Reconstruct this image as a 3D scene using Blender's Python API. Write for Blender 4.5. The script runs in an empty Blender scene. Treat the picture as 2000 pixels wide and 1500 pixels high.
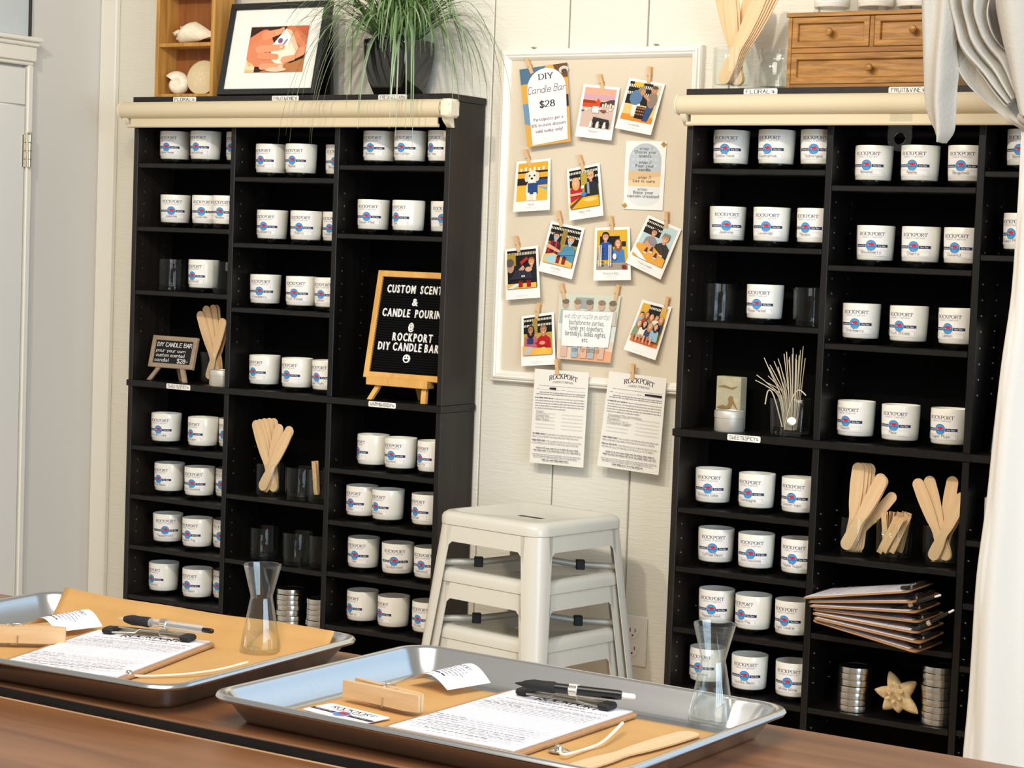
import bpy, math, random
from mathutils import Vector, Matrix
random.seed(7)
PI = math.pi
sc = bpy.context.scene
COL = sc.collection

# ------------------------------------------------------------------ camera
FPX = 3986.0
YAW, PITCH, ROLL = 0.56211, 0.06516, 0.03692
CAM = Vector((3.7358, -4.0225, 1.3193))
_fw = Vector((-math.sin(YAW)*math.cos(PITCH), math.cos(YAW)*math.cos(PITCH), -math.sin(PITCH)))
_r0 = Vector((math.cos(YAW), math.sin(YAW), 0))
_u0 = _r0.cross(_fw)
RGT = math.cos(ROLL)*_r0 + math.sin(ROLL)*_u0
UPV = -math.sin(ROLL)*_r0 + math.cos(ROLL)*_u0
cam_data = bpy.data.cameras.new('camera')
cam = bpy.data.objects.new('camera', cam_data)
COL.objects.link(cam)
m = Matrix((RGT, UPV, -_fw)).transposed().to_4x4()
m.translation = CAM
cam.matrix_world = m
cam_data.sensor_fit = 'HORIZONTAL'
cam_data.sensor_width = 36.0
cam_data.lens = FPX/2000*36.0
cam_data.clip_start = 0.05
sc.camera = cam

# ------------------------------------------------------------------ world and lights
sc.view_settings.view_transform = 'Standard'
sc.view_settings.look = 'None'
sc.view_settings.gamma = 1.0
sc.view_settings.use_curve_mapping = False
sc.view_settings.exposure = 0.0
world = bpy.data.worlds.new('room_light')
sc.world = world
world.use_nodes = True
world.node_tree.nodes['Background'].inputs[0].default_value = (1.0, 0.96, 0.90, 1)
world.node_tree.nodes['Background'].inputs[1].default_value = 0.40
sc.cycles.use_denoising = True
sc.cycles.max_bounces = 10
sc.cycles.transmission_bounces = 10
sc.cycles.transparent_max_bounces = 16
sc.cycles.caustics_refractive = True
sc.cycles.blur_glossy = 0.5

def spot(name, loc, target, energy, color, radius, angle, blend=0.6):
    d = bpy.data.lights.new(name, 'SPOT')
    d.energy = energy; d.color = color; d.shadow_soft_size = radius
    d.spot_size = math.radians(angle); d.spot_blend = blend
    o = bpy.data.objects.new(name, d); COL.objects.link(o)
    o.location = loc
    o.rotation_euler = (Vector(target)-Vector(loc)).to_track_quat('-Z', 'Y').to_euler()
    return o
def area(name, loc, target, sx, sy, energy, color):
    d = bpy.data.lights.new(name, 'AREA')
    d.shape = 'RECTANGLE'; d.size = sx; d.size_y = sy; d.energy = energy; d.color = color
    o = bpy.data.objects.new(name, d); COL.objects.link(o)
    o.location = loc
    o.rotation_euler = (Vector(target)-Vector(loc)).to_track_quat('-Z', 'Y').to_euler()
    return o
WARM = (1.0, 0.91, 0.77)
spot('track_spot', (1.05, -2.35, 2.75), (0.6, 0.1, 1.3), 84, WARM, 0.05, 95)
spot('track_spot', (1.75, -2.35, 2.75), (2.0, 0.0, 1.3), 84, WARM, 0.05, 95)
area('overhead_fill', (2.6, -3.2, 3.0), (1.6, -1.0, 0.6), 1.6, 1.6, 58, (1.0, 0.94, 0.84))  # unseen fill added to brighten the table and left wall
area('window_daylight', (3.80, 0.10, 2.45), (3.2, -2.4, 1.1), 1.5, 1.9, 9, (0.34, 0.64, 1.0))
for k_ in range(4):
    area('window_daylight', (5.1, -3.75+0.58*k_, 1.40), (0.0, -2.8+0.58*k_, 1.25), 0.48, 1.8, 24, (0.62, 0.81, 1.0))

# ------------------------------------------------------------------ pixel -> place on a real plane
def ray(px, py):
    return _fw + RGT*((px-1000)/FPX) - UPV*((py-750)/FPX)
def onY(px, py, y):
    d = ray(px, py); return CAM + d*((y-CAM.y)/d.y)
def onX(px, py, x):
    d = ray(px, py); return CAM + d*((x-CAM.x)/d.x)
def onZ(px, py, z):
    d = ray(px, py); return CAM + d*((z-CAM.z)/d.z)

# ------------------------------------------------------------------ materials
def s2l(c):
    return c/12.92 if c <= 0.04045 else ((c+0.055)/1.055)**2.4
def hx(h):
    return tuple(s2l(int(h[i:i+2], 16)/255) for i in (0, 2, 4))
def new_mat(name):
    mt = bpy.data.materials.new(name); mt.use_nodes = True
    return mt, mt.node_tree, mt.node_tree.nodes['Principled BSDF']
def mat(name, h, rough=0.5, metal=0.0, spec=0.5, coat=0.0, bump=0.0, bscale=60.0, bstretch=(1, 1, 1), var=0.0, aniso=0.0, sss=0.0):
    mt, nt, b = new_mat(name)
    c = hx(h)
    b.inputs['Base Color'].default_value = (*c, 1)
    b.inputs['Roughness'].default_value = rough
    b.inputs['Metallic'].default_value = metal
    b.inputs['Specular IOR Level'].default_value = spec
    b.inputs['Coat Weight'].default_value = coat
    b.inputs['Coat Roughness'].default_value = 0.08
    if bump or var:
        tc = nt.nodes.new('ShaderNodeTexCoord'); mp = nt.nodes.new('ShaderNodeMapping')
        mp.inputs['Scale'].default_value = bstretch
        nz = nt.nodes.new('ShaderNodeTexNoise'); nz.inputs['Scale'].default_value = bscale; nz.inputs['Detail'].default_value = 5
        nt.links.new(tc.outputs['Object'], mp.inputs[0]); nt.links.new(mp.outputs[0], nz.inputs['Vector'])
        if bump:
            bp = nt.nodes.new('ShaderNodeBump'); bp.inputs['Strength'].default_value = bump; bp.inputs['Distance'].default_value = 0.004
            nt.links.new(nz.outputs['Fac'], bp.inputs['Height']); nt.links.new(bp.outputs[0], b.inputs['Normal'])
        if var:
            rp = nt.nodes.new('ShaderNodeValToRGB')
            rp.color_ramp.elements[0].position = 0.3; rp.color_ramp.elements[1].position = 0.7
            rp.color_ramp.elements[0].color = (*[max(0, x*(1-var)) for x in c], 1)
            rp.color_ramp.elements[1].color = (*[min(1, x*(1+var)) for x in c], 1)
            nt.links.new(nz.outputs['Fac'], rp.inputs[0]); nt.links.new(rp.outputs[0], b.inputs['Base Color'])
    return mt
def wood(name, h1, h2, stretch, scale=14.0, rough=0.45, coat=0.0, bump=0.15, spec=0.5):
    mt, nt, b = new_mat(name)
    tc = nt.nodes.new('ShaderNodeTexCoord'); mp = nt.nodes.new('ShaderNodeMapping')
    mp.inputs['Scale'].default_value = stretch
    n1 = nt.nodes.new('ShaderNodeTexNoise'); n1.inputs['Scale'].default_value = scale; n1.inputs['Detail'].default_value = 8; n1.inputs['Distortion'].default_value = 0.6
    rp = nt.nodes.new('ShaderNodeValToRGB')
    rp.color_ramp.elements[0].position = 0.32; rp.color_ramp.elements[1].position = 0.68
    rp.color_ramp.elements[0].color = (*hx(h1), 1); rp.color_ramp.elements[1].color = (*hx(h2), 1)
    bp = nt.nodes.new('ShaderNodeBump'); bp.inputs['Strength'].default_value = bump; bp.inputs['Distance'].default_value = 0.002
    nt.links.new(tc.outputs['Object'], mp.inputs[0]); nt.links.new(mp.outputs[0], n1.inputs['Vector'])
    nt.links.new(n1.outputs['Fac'], rp.inputs[0]); nt.links.new(rp.outputs[0], b.inputs['Base Color'])
    nt.links.new(n1.outputs['Fac'], bp.inputs['Height']); nt.links.new(bp.outputs[0], b.inputs['Normal'])
    b.inputs['Roughness'].default_value = rough; b.inputs['Coat Weight'].default_value = coat
    b.inputs['Specular IOR Level'].default_value = spec
    b.inputs['Coat Roughness'].default_value = 0.25
    return mt
def glass(name, tint=(1, 1, 1), rough=0.0):
    mt, nt, b = new_mat(name)
    b.inputs['Base Color'].default_value = (*tint, 1)
    b.inputs['Transmission Weight'].default_value = 1.0
    b.inputs['Roughness'].default_value = rough
    b.inputs['IOR'].default_value = 1.47
    return mt
def thin_glass(name, f0, edge):
    mt, nt, b = new_mat(name)
    nt.nodes.remove(b)
    out = nt.nodes['Material Output']
    tr = nt.nodes.new('ShaderNodeBsdfTransparent'); tr.inputs[0].default_value = (.97, .985, .98, 1)
    gl = nt.nodes.new('ShaderNodeBsdfGlossy'); gl.inputs['Roughness'].default_value = 0.02
    lw = nt.nodes.new('ShaderNodeLayerWeight'); lw.inputs[0].default_value = 0.5
    pw = nt.nodes.new('ShaderNodeMath'); pw.operation = 'POWER'; pw.inputs[1].default_value = 4.0
    ma = nt.nodes.new('ShaderNodeMath'); ma.operation = 'MULTIPLY_ADD'; ma.inputs[1].default_value = edge; ma.inputs[2].default_value = f0
    mx = nt.nodes.new('ShaderNodeMixShader')
    nt.links.new(lw.outputs['Facing'], pw.inputs[0]); nt.links.new(pw.outputs[0], ma.inputs[0]); nt.links.new(ma.outputs[0], mx.inputs[0])
    nt.links.new(tr.outputs[0], mx.inputs[1]); nt.links.new(gl.outputs[0], mx.inputs[2]); nt.links.new(mx.outputs[0], out.inputs[0])
    return mt
def film(name, alpha, h='ffffff', rough=0.1):
    mt, nt, b = new_mat(name)
    b.inputs['Base Color'].default_value = (*hx(h), 1)
    b.inputs['Alpha'].default_value = alpha; b.inputs['Roughness'].default_value = rough
    return mt
def ink_mat():
    mt, nt, b = new_mat('printed_paper')
    at = nt.nodes.new('ShaderNodeAttribute'); at.attribute_name = 'ink'
    nt.links.new(at.outputs['Color'], b.inputs['Base Color'])
    b.inputs['Roughness'].default_value = 0.55; b.inputs['Specular IOR Level'].default_value = 0.25
    return mt
M = {}
M['plank'] = mat('painted_plank', 'e3dfd2', 0.45, bump=0.32, bscale=10, bstretch=(3, 1, 22))
M['trim'] = mat('white_paint', 'ece8dc', 0.4, bump=0.25, bscale=30)
M['greywall'] = mat('grey_drywall', 'd9d6cf', 0.5, bump=0.05, bscale=40)
M['door'] = mat('door_paint', 'e6e4de', 0.35)
M['steel'] = mat('brushed_steel', 'c9c4ba', 0.3, metal=1.0)
M['nickel'] = mat('nickel', 'e8e0d0', 0.25, metal=1.0)
M['black'] = wood('black_brown_veneer', '0a0908', '141110', (1, 1, 0.08), 40, rough=0.36, bump=0.05, spec=0.36)
M['side'] = wood('black_brown_veneer_lit', '14100e', '241d19', (1, 1, 0.08), 30, rough=0.42, bump=0.04, spec=0.4)  # same veneer made lighter: light on side and top panels put into the colour
M['blackback'] = mat('black_backing', '040404', 0.7, spec=0.06)
M['blind'] = mat('blind_fabric', 'd6c7a9', 0.6, bump=0.12, bscale=25, bstretch=(1, 1, 30), spec=0.3)
M['bracket'] = mat('cream_plastic', 'ece4cc', 0.35)
M['wax'] = mat('white_candle', 'eeebdf', 0.28, spec=0.5, coat=0.3)
M['waxtop'] = mat('soft_wax', 'dcd8cc', 0.5)
M['glass'] = thin_glass('clear_glass', .05, 1.1)
M['glassdark'] = thin_glass('tumbler_glass', .018, .8)
M['ink'] = ink_mat()
M['board'] = mat('linen_fabric', 'd9cdb8', 0.8, bump=0.15, bscale=400, spec=0.2)
M['frame'] = mat('white_gloss_frame', 'efebe0', 0.3, spec=0.5)
M['pinwood'] = wood('pale_pin_wood', 'cfa676', 'dfbb8d', (1, 1, 0.15), 60, rough=0.6)
M['stick'] = wood('birch_stick', 'dcb78a', 'ebcba0', (1, 1, 0.1), 50, rough=0.6)
M['oldwood'] = wood('weathered_pine', 'a87432', 'd09a4c', (3, 3, 0.25), 20, rough=0.6, bump=0.3)
M['boxback'] = wood('red_brown_back', '8a5126', 'a0632f', (3, 3, 0.2), 25, rough=0.6)
M['chest'] = wood('honey_oak', '875718', 'b68138', (0.5, 3, 4.5), 26, rough=0.42, bump=0.3, coat=0.12)
M['chestdark'] = wood('honey_oak_rail', '7d4f1a', 'a8722f', (0.35, 3, 3.5), 22, rough=0.5)
M['easel'] = wood('pine_easel', 'd39c4d', 'e6b366', (1, 1, 0.2), 30, rough=0.5)
M['greywood'] = wood('grey_brown_wood', '8f7a66', 'a8917a', (0.3, 1, 1), 50, rough=0.6)
M['felt'] = mat('black_felt', '0b0b0b', 0.9, spec=0.1)
M['letter'] = mat('white_plastic', 'f3f1ee', 0.35)
M['chalk'] = mat('chalkboard', '161716', 0.75, spec=0.2)
M['frameblack'] = mat('black_frame', '100f0e', 0.35)
M['pot'] = mat('black_glaze', '0c0a08', 0.06, spec=0.6, coat=0.6)
M['soil'] = mat('dark_soil', '20160d', 0.9)
M['leaf'] = None
M['shell'] = mat('shell_white', 'efe2c8', 0.4, bump=0.25, bscale=90, var=0.1)
M['shellin'] = mat('shell_brown_mouth', '6b3d20', 0.4)
M['sand'] = mat('sand_dollar', 'dcc8a0', 0.8, bump=0.2, bscale=300)
M['stool'] = mat('cream_powder_coat', 'd6d2c6', 0.32, spec=0.5, coat=0.15)
M['stoolbar'] = mat('grey_metal_brace', 'b9b5aa', 0.4, metal=0.2)
M['rubber'] = mat('black_rubber', '0d0d0d', 0.6)
M['outlet'] = mat('white_outlet', 'f0ede4', 0.35)
M['slot'] = mat('dark_slot', '2a2622', 0.6)
M['table'] = wood('walnut_plank', '6a4125', '91613d', (0.22, 2.6, 2.6), 9, rough=0.36, coat=0.15, bump=0.12)
M['tableedge'] = wood('raw_plank_edge', 'a47a50', 'c49a6e', (0.25, 2, 2), 30, rough=0.6)
M['gapshade'] = mat('painted_gap_shade', '1d130c', 0.8, bump=0.5, bscale=40, bstretch=(.3, 1, 1), var=0.4)  # dark colour standing in for the shade inside the plank gap
M['floor'] = wood('light_oak_floor', 'b89468', 'd0ae82', (0.3, 3, 1), 8, rough=0.4)
M['tray'] = mat('brushed_aluminium', 'd3d3d2', 0.22, metal=1.0, bump=0.02, bscale=120, bstretch=(0.1, 1, 1))
M['kraft'] = mat('kraft_paper', 'cb9c5f', 0.6, bump=0.12, bscale=18, var=0.06, spec=0.3)
M['paper'] = mat('white_paper', 'f1eeee', 0.6, spec=0.25)
M['hardboard'] = mat('brown_hardboard', 'b1835a', 0.55, var=0.08, bscale=200)
M['penblack'] = mat('pen_black', '121212', 0.25)
M['pengrip'] = mat('pen_grip', '1b1a19', 0.75)
M['penclear'] = film('pen_clear', 0.35, 'e8e8e8', 0.08)
M['cotton'] = mat('waxed_cotton', 'efe4cf', 0.7)
M['reed'] = mat('waxed_wick', 'd9cbb0', 0.7)
M['tin'] = mat('tin_lid', 'd4d0c6', 0.22, metal=1.0)
M['tinsatin'] = mat('tin_satin', 'c9c5ba', 0.45, metal=0.45)
M['clear'] = thin_glass('clear_plastic', .05, .7)
M['curtain'] = mat('linen_curtain', 'c0bab0', 0.85, bump=0.3, bscale=160, spec=0.15)
M['sheer'] = mat('cream_curtain', 'e0dcd5', 0.85, bump=0.15, bscale=120, spec=0.15)
M['conch'] = mat('tan_shell', 'd9bd8f', 0.5, bump=0.3, bscale=80, var=0.18)
M['pushpin'] = mat('gold_pin', 'c9a964', 0.3, metal=1.0)
M['stone'] = mat('carved_stone', 'b3aa8c', 0.75, bump=0.5, bscale=50, var=0.15)
M['bird'] = mat('carved_bird', '8d6f45', 0.7)
M['pane'] = mat('grey_pane', 'c9d0d0', 0.15)
def leaf_mat():
    mt, nt, b = new_mat('grass_leaf')
    at = nt.nodes.new('ShaderNodeAttribute'); at.attribute_name = 'ink'
    nt.links.new(at.outputs['Color'], b.inputs['Base Color'])
    b.inputs['Roughness'].default_value = 0.4
    return mt
M['leaf'] = leaf_mat()

# ------------------------------------------------------------------ mesh builder
class MB:
    def __init__(s): s.v = []; s.f = []; s.mi = []; s.c = []; s.T = None
    def add(s, vs, fs, mi=0, col=None):
        o = len(s.v)
        if s.T is not None: vs = [s.T @ Vector(p) for p in vs]
        s.v += [tuple(p) for p in vs]
        for f in fs: s.f.append([i+o for i in f]); s.mi.append(mi); s.c.append(col)
    def box(s, x0, x1, y0, y1, z0, z1, mi=0, b=0.0, col=None):
        if b <= 0:
            vs = [(x, y, z) for x in (x0, x1) for y in (y0, y1) for z in (z0, z1)]
            s.add(vs, [(0, 1, 3, 2), (4, 6, 7, 5), (0, 4, 5, 1), (2, 3, 7, 6), (0, 2, 6, 4), (1, 5, 7, 3)], mi, col); return
        vs = []; ix = {}
        X = (x0, x1); Y = (y0, y1); Z = (z0, z1)
        for i in (0, 1):
            for j in (0, 1):
                for k in (0, 1):
                    sx, sy, sz = 1-2*i, 1-2*j, 1-2*k
                    for a in range(3):
                        ix[i, j, k, a] = len(vs)
                        vs.append((X[i]+(sx*b if a != 0 else 0), Y[j]+(sy*b if a != 1 else 0), Z[k]+(sz*b if a != 2 else 0)))
        fs = []
        for i in (0, 1): fs.append([ix[i, j, k, 0] for j, k in ((0, 0), (0, 1), (1, 1), (1, 0))])
        for j in (0, 1): fs.append([ix[i, j, k, 1] for i, k in ((0, 0), (0, 1), (1, 1), (1, 0))])
        for k in (0, 1): fs.append([ix[i, j, k, 2] for i, j in ((0, 0), (0, 1), (1, 1), (1, 0))])
        for i in (0, 1):
            for j in (0, 1): fs.append([ix[i, j, 0, 0], ix[i, j, 1, 0], ix[i, j, 1, 1], ix[i, j, 0, 1]])
            for k in (0, 1): fs.append([ix[i, 0, k, 0], ix[i, 1, k, 0], ix[i, 1, k, 2], ix[i, 0, k, 2]])
        for j in (0, 1):
            for k in (0, 1): fs.append([ix[0, j, k, 1], ix[1, j, k, 1], ix[1, j, k, 2], ix[0, j, k, 2]])
        for i in (0, 1):
            for j in (0, 1):
                for k in (0, 1): fs.append([ix[i, j, k, a] for a in range(3)])
        s.add(vs, fs, mi, col)
    def lathe(s, prof, n=24, c=(0, 0, 0), mi=0, cap=True, axis='z', col=None):
        vs = []; fs = []; rings = []
        for r, h in prof:
            if r < 1e-6:
                rings.append([len(vs)]); p = [(0, 0, h)]
            else:
                rings.append(list(range(len(vs), len(vs)+n)))
                p = [(r*math.cos(2*PI*i/n), r*math.sin(2*PI*i/n), h) for i in range(n)]
            vs += p
        for a, b in zip(rings, rings[1:]):
            for i in range(n):
                j = (i+1) % n
                if len(a) == 1 and len(b) == 1: continue
                if len(a) == 1: fs.append((a[0], b[j], b[i]))
                elif len(b) == 1: fs.append((a[i], a[j], b[0]))
                else: fs.append((a[i], a[j], b[j], b[i]))
        if cap:
            if len(rings[0]) > 1: fs.append(rings[0][::-1])
            if len(rings[-1]) > 1: fs.append(rings[-1])
        if axis == 'x': vs = [(z, x, y) for x, y, z in vs]
        elif axis == 'y': vs = [(y, z, x) for x, y, z in vs]
        s.add([(p[0]+c[0], p[1]+c[1], p[2]+c[2]) for p in vs], fs, mi, col)
    def tube(s, path, r, n=8, mi=0, col=None, closed=False):
        pts = [Vector(p) for p in path]; N = len(pts)
        rs = r if isinstance(r, (list, tuple)) else [r]*N
        vs = []; fs = []
        t0 = (pts[1]-pts[0]).normalized()
        nrm = t0.orthogonal().normalized()
        for i, p in enumerate(pts):
            if closed: t = (pts[(i+1) % N]-pts[i-1]).normalized()
            else: t = (pts[min(i+1, N-1)]-pts[max(i-1, 0)]).normalized()
            nrm = (nrm - t*nrm.dot(t))
            nrm = nrm.normalized() if nrm.length > 1e-6 else t.orthogonal().normalized()
            bn = t.cross(nrm)
            for k in range(n):
                a = 2*PI*k/n
                vs.append(p + (nrm*math.cos(a)+bn*math.sin(a))*rs[i])
        for i in range(N if closed else N-1):
            for k in range(n):
                a = i*n; b = ((i+1) % N)*n; k2 = (k+1) % n
                fs.append((a+k, a+k2, b+k2, b+k))
        if not closed:
            fs.append(list(range(n))[::-1]); fs.append([(N-1)*n+k for k in range(n)])
        s.add(vs, fs, mi, col)
    def prism(s, poly, h0, h1, f, mi=0, col=None):
        # poly of (u, v); f(u, v, h) -> xyz
        n = len(poly)
        vs = [f(u, v, h0) for u, v in poly] + [f(u, v, h1) for u, v in poly]
        fs = [list(range(n))[::-1], list(range(n, 2*n))] + [(i, (i+1) % n, n+(i+1) % n, n+i) for i in range(n)]
        s.add(vs, fs, mi, col)
    def grid(s, fn, nu, nv, mi=0, col=None, closeu=False):
        vs = [fn(i/nu, j/nv) for j in range(nv+1) for i in range(nu+1)]
        fs = [(j*(nu+1)+i, j*(nu+1)+i+1, (j+1)*(nu+1)+i+1, (j+1)*(nu+1)+i) for j in range(nv) for i in range(nu)]
        s.add(vs, fs, mi, col)
    def loops(s, loops, mi=0, capa=False, capb=False, closed=True, col=None):
        n = len(loops[0]); vs = [p for l in loops for p in l]; fs = []
        for a in range(len(loops)-1):
            for i in range(n if closed else n-1):
                j = (i+1) % n
                fs.append((a*n+i, a*n+j, (a+1)*n+j, (a+1)*n+i))
        if capa: fs.append(list(range(n))[::-1])
        if capb: fs.append([(len(loops)-1)*n+i for i in range(n)])
        s.add(vs, fs, mi, col)
    def build(s, name, mats, parent=None, smooth=38, world=True, origin=None, solid=0.0):
        me = bpy.data.meshes.new(name)
        vs = s.v
        if parent is not None and world:
            inv = pm(parent).inverted()
            vs = [inv @ Vector(p) for p in vs]
        elif origin is not None:
            o = Vector(origin); vs = [Vector(p)-o for p in vs]
        me.from_pydata([tuple(p) for p in vs], [], s.f)
        if not isinstance(mats, (list, tuple)): mats = [mats]
        for mt in mats: me.materials.append(M[mt] if isinstance(mt, str) else mt)
        me.polygons.foreach_set('material_index', s.mi)
        if any(c is not None for c in s.c):
            at = me.color_attributes.new('ink', 'FLOAT_COLOR', 'CORNER')
            buf = []
            for f, c in zip(s.f, s.c):
                c = c or (1, 1, 1)
                buf += [c[0], c[1], c[2], 1.0]*len(f)
            at.data.foreach_set('color', buf)
        me.update()
        import bmesh
        bm = bmesh.new(); bm.from_mesh(me)
        bmesh.ops.recalc_face_normals(bm, faces=bm.faces) if not getattr(s, 'keepn', False) else None
        bm.to_mesh(me); bm.free()
        if smooth:
            me.shade_smooth(); me.set_sharp_from_angle(angle=math.radians(smooth))
        o = bpy.data.objects.new(name, me); COL.objects.link(o)
        if parent is not None: o.parent = parent
        elif origin is not None: o.location = origin
        if solid:
            md = o.modifiers.new('thickness', 'SOLIDIFY'); md.thickness = solid; md.offset = 0
        return o
def pm(o):
    mt = Matrix.LocRotScale(o.location, o.rotation_euler, o.scale)
    return pm(o.parent) @ mt if o.parent else mt
def thing(name, label, cat, loc=(0, 0, 0), rotz=0.0, group=None, rot=None):
    o = bpy.data.objects.new(name, None); COL.objects.link(o)
    o.empty_display_size = 0.05
    o.location = loc; o.rotation_euler = rot if rot else (0, 0, rotz)
    return tag(o, label, cat, group)
def tag(o, label, cat, group=None):
    o['label'] = label; o['category'] = cat
    if group: o['group'] = group
    return o
def struct(o):
    o['kind'] = 'structure'; return o
def dup(root, loc, rot=None, label=None, group=None):
    r = root.copy(); COL.objects.link(r); r.location = loc
    if rot is not None: r.rotation_euler = rot
    if label: r['label'] = label
    if group: r['group'] = group
    for ch in list(root.children):
        c = ch.copy(); COL.objects.link(c); c.parent = r
        for g in list(ch.children):
            d = g.copy(); COL.objects.link(d); d.parent = c
    return r

# ------------------------------------------------------------------ lettering
HAND = {'a': '46260503123244 464352', 'b': '0902 052645432203', 'c': '45260503123243', 'd': '4942 45260503123243', 'e': '04444536160503123243',
 'f': '4839291812 0636', 'g': '45260503123244 4641301001', 'h': '0902 0526364542', 'i': '1612 1819', 'j': '262110 2829', 'k': '0902 460442', 'l': '090312',
 'm': '0602 0516263532 3546566562', 'n': '0602 0526364542', 'o': '26050322434526', 'p': '0600 052645432203', 'q': '4640 45260503123244', 'r': '0602 052636',
 's': '45361605143443321203', 't': '18132232 0636', 'u': '0603123244 4642', 'v': '062246', 'w': '0612354266', 'x': '0642 4602', 'y': '0623 4610', 'z': '06460242',
 'A': '022942 1535', 'B': '0902 093948473606 3645433202', 'C': '4839190803123243', 'D': '0902 092947432202', 'E': '49090242 0636', 'F': '490902 0636',
 'G': '48391908031232434525', 'H': '0902 4942 0646', 'I': '1912', 'J': '4943321203', 'K': '0902 490542', 'L': '090242', 'M': '0209356962', 'N': '02094249',
 'O': '190803123243483919', 'P': '0902 093948473606', 'Q': '190803123243483919 3452', 'R': '0902 093948473606 2642', 'S': '48391908074543321203', 'T': '0949 2922',
 'U': '090312324349', 'V': '092249', 'W': '0912365269', 'X': '0942 4902', 'Y': '092549 2522', 'Z': '09490242', '0': '190803123243483919', '1': '082922',
 '2': '08193948470242', '3': '0949264543321203', '5': '4909064645433212', '8': '26070829484726050322434526', '$': '48391908074543321203 2a21', '&': '4207081928270403122245', '!': '1914 1213',
 '-': '0535', '.': '1213', ',': '1311', "'": '1917', '%': '4902 0818 3343', '>': '073733 153355', '@': '4544342435464423 03070959675523'}
def hand(s):
    """lettering as (polylines, width) on a unit cap height"""
    out = []; x = 0.0
    for ch in s:
        if ch == ' ': x += 0.42; continue
        g = HAND.get(ch)
        if not g: x += 0.3; continue
        mx = 0
        for st in g.split():
            pts = [(int(st[i])/7.0, (10 if st[i+1] == 'a' else int(st[i+1]))/7.0-2/7.0) for i in range(0, len(st), 2)]
            mx = max(mx, max(p[0] for p in pts))
            out.append([(x+p[0], p[1]) for p in pts])
        x += mx+0.2
    return out, max(x-0.2, 0.01)
def arc(cx, cy, rx, ry, a0, a1, n=10):
    return [(cx+rx*math.cos(math.radians(a0+(a1-a0)*i/n)), cy+ry*math.sin(math.radians(a0+(a1-a0)*i/n))) for i in range(n+1)]
SER = {
 'R': ([[(.14, 0), (.14, 1)], [(.0, .02), (.28, .02)], [(0, .98), (.2, .98)], [(.14, .98), (.4, .98)]+arc(.4, .755, .26, .225, 90, -90)+[(.14, .53)], [(.36, .53), (.7, .0)], [(.6, .02), (.82, .02)]], .84),
 'O': ([arc(.43, .5, .4, .5, 0, 360, 22)], .88),
 'C': ([arc(.43, .5, .4, .5, 45, 315, 18), [(.72, .98), (.72, .72)]], .82),
 'K': ([[(.14, 0), (.14, 1)], [(0, .02), (.28, .02)], [(0, .98), (.28, .98)], [(.66, .97), (.17, .45)], [(.3, .58), (.72, 0)], [(.56, .98), (.8, .98)], [(.6, .02), (.86, .02)]], .86),
 'P': ([[(.14, 0), (.14, 1)], [(.0, .02), (.28, .02)], [(0, .98), (.2, .98)], [(.14, .98), (.4, .98)]+arc(.4, .73, .25, .25, 90, -90)+[(.14, .48)]], .7),
 'T': ([[(.37, 0), (.37, 1)], [(.0, .97), (.74, .97)], [(.02, .98), (.02, .76)], [(.72, .98), (.72, .76)], [(.23, .02), (.51, .02)]], .76),
 'D': ([[(.14, 0), (.14, 1)], [(0, .98), (.36, .98)]+arc(.36, .5, .4, .48, 90, -90)+[(0, .02)]], .82),
 'I': ([[(.16, 0), (.16, 1)], [(.02, .02), (.3, .02)], [(.02, .98), (.3, .98)]], .34),
 'Y': ([[(.38, 0), (.38, .45)], [(.04, .98), (.38, .42)], [(.7, .98), (.38, .42)], [(.24, .02), (.52, .02)], [(-.04, .98), (.2, .98)], [(.58, .98), (.8, .98)]], .78),
 'A': ([[(.08, 0), (.4, 1)], [(.38, 1), (.72, 0)], [(.2, .35), (.6, .35)], [(0, .02), (.2, .02)], [(.6, .02), (.84, .02)]], .84),
 'N': ([[(.12, 0), (.12, 1)], [(.12, .98), (.72, 0)], [(.72, 0), (.72, 1)], [(0, .02), (.24, .02)], [(.6, .98), (.84, .98)]], .84),
 'L': ([[(.14, 0), (.14, 1)], [(0, .02), (.6, .02), (.62, .24)], [(0, .98), (.28, .98)]], .64),
 'E': ([[(.14, 0), (.14, 1)], [(0, .02), (.58, .02), (.6, .22)], [(0, .98), (.56, .98), (.57, .8)], [(.14, .52), (.44, .52)]], .64),
 'M': ([[(.12, 0), (.12, 1)], [(.12, .98), (.48, .08)], [(.48, .08), (.84, .98)], [(.84, 0), (.84, 1)], [(0, .02), (.24, .02)], [(.7, .02), (.98, .02)]], 1.0),
 'S': ([arc(.3, .74, .22, .25, 50, 250, 8)+arc(.32, .25, .24, .25, 70, -140, 8), [(.48, .98), (.48, .76)], [(.08, .02), (.08, .26)]], .6),
 '2': ([arc(.3, .72, .24, .27, 160, -40, 9)+[(.04, .03)], [(.04, .03), (.58, .03)]], .64),
 '8': ([arc(.3, .75, .2, .24, 0, 360, 14), arc(.3, .26, .25, .26, 0, 360, 14)], .64)}
def serif(s):
    out = []; x = 0.0
    for ch in s:
        if ch == ' ': x += .4; continue
        if ch == '$':
            st, w = SER['S']; st = st+[[(.3, -.1), (.3, 1.1)]]
        else: st, w = SER[ch]
        out += [[(x+a, b) for a, b in p] for p in st]
        x += w+.06
    return out, x-.06
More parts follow.
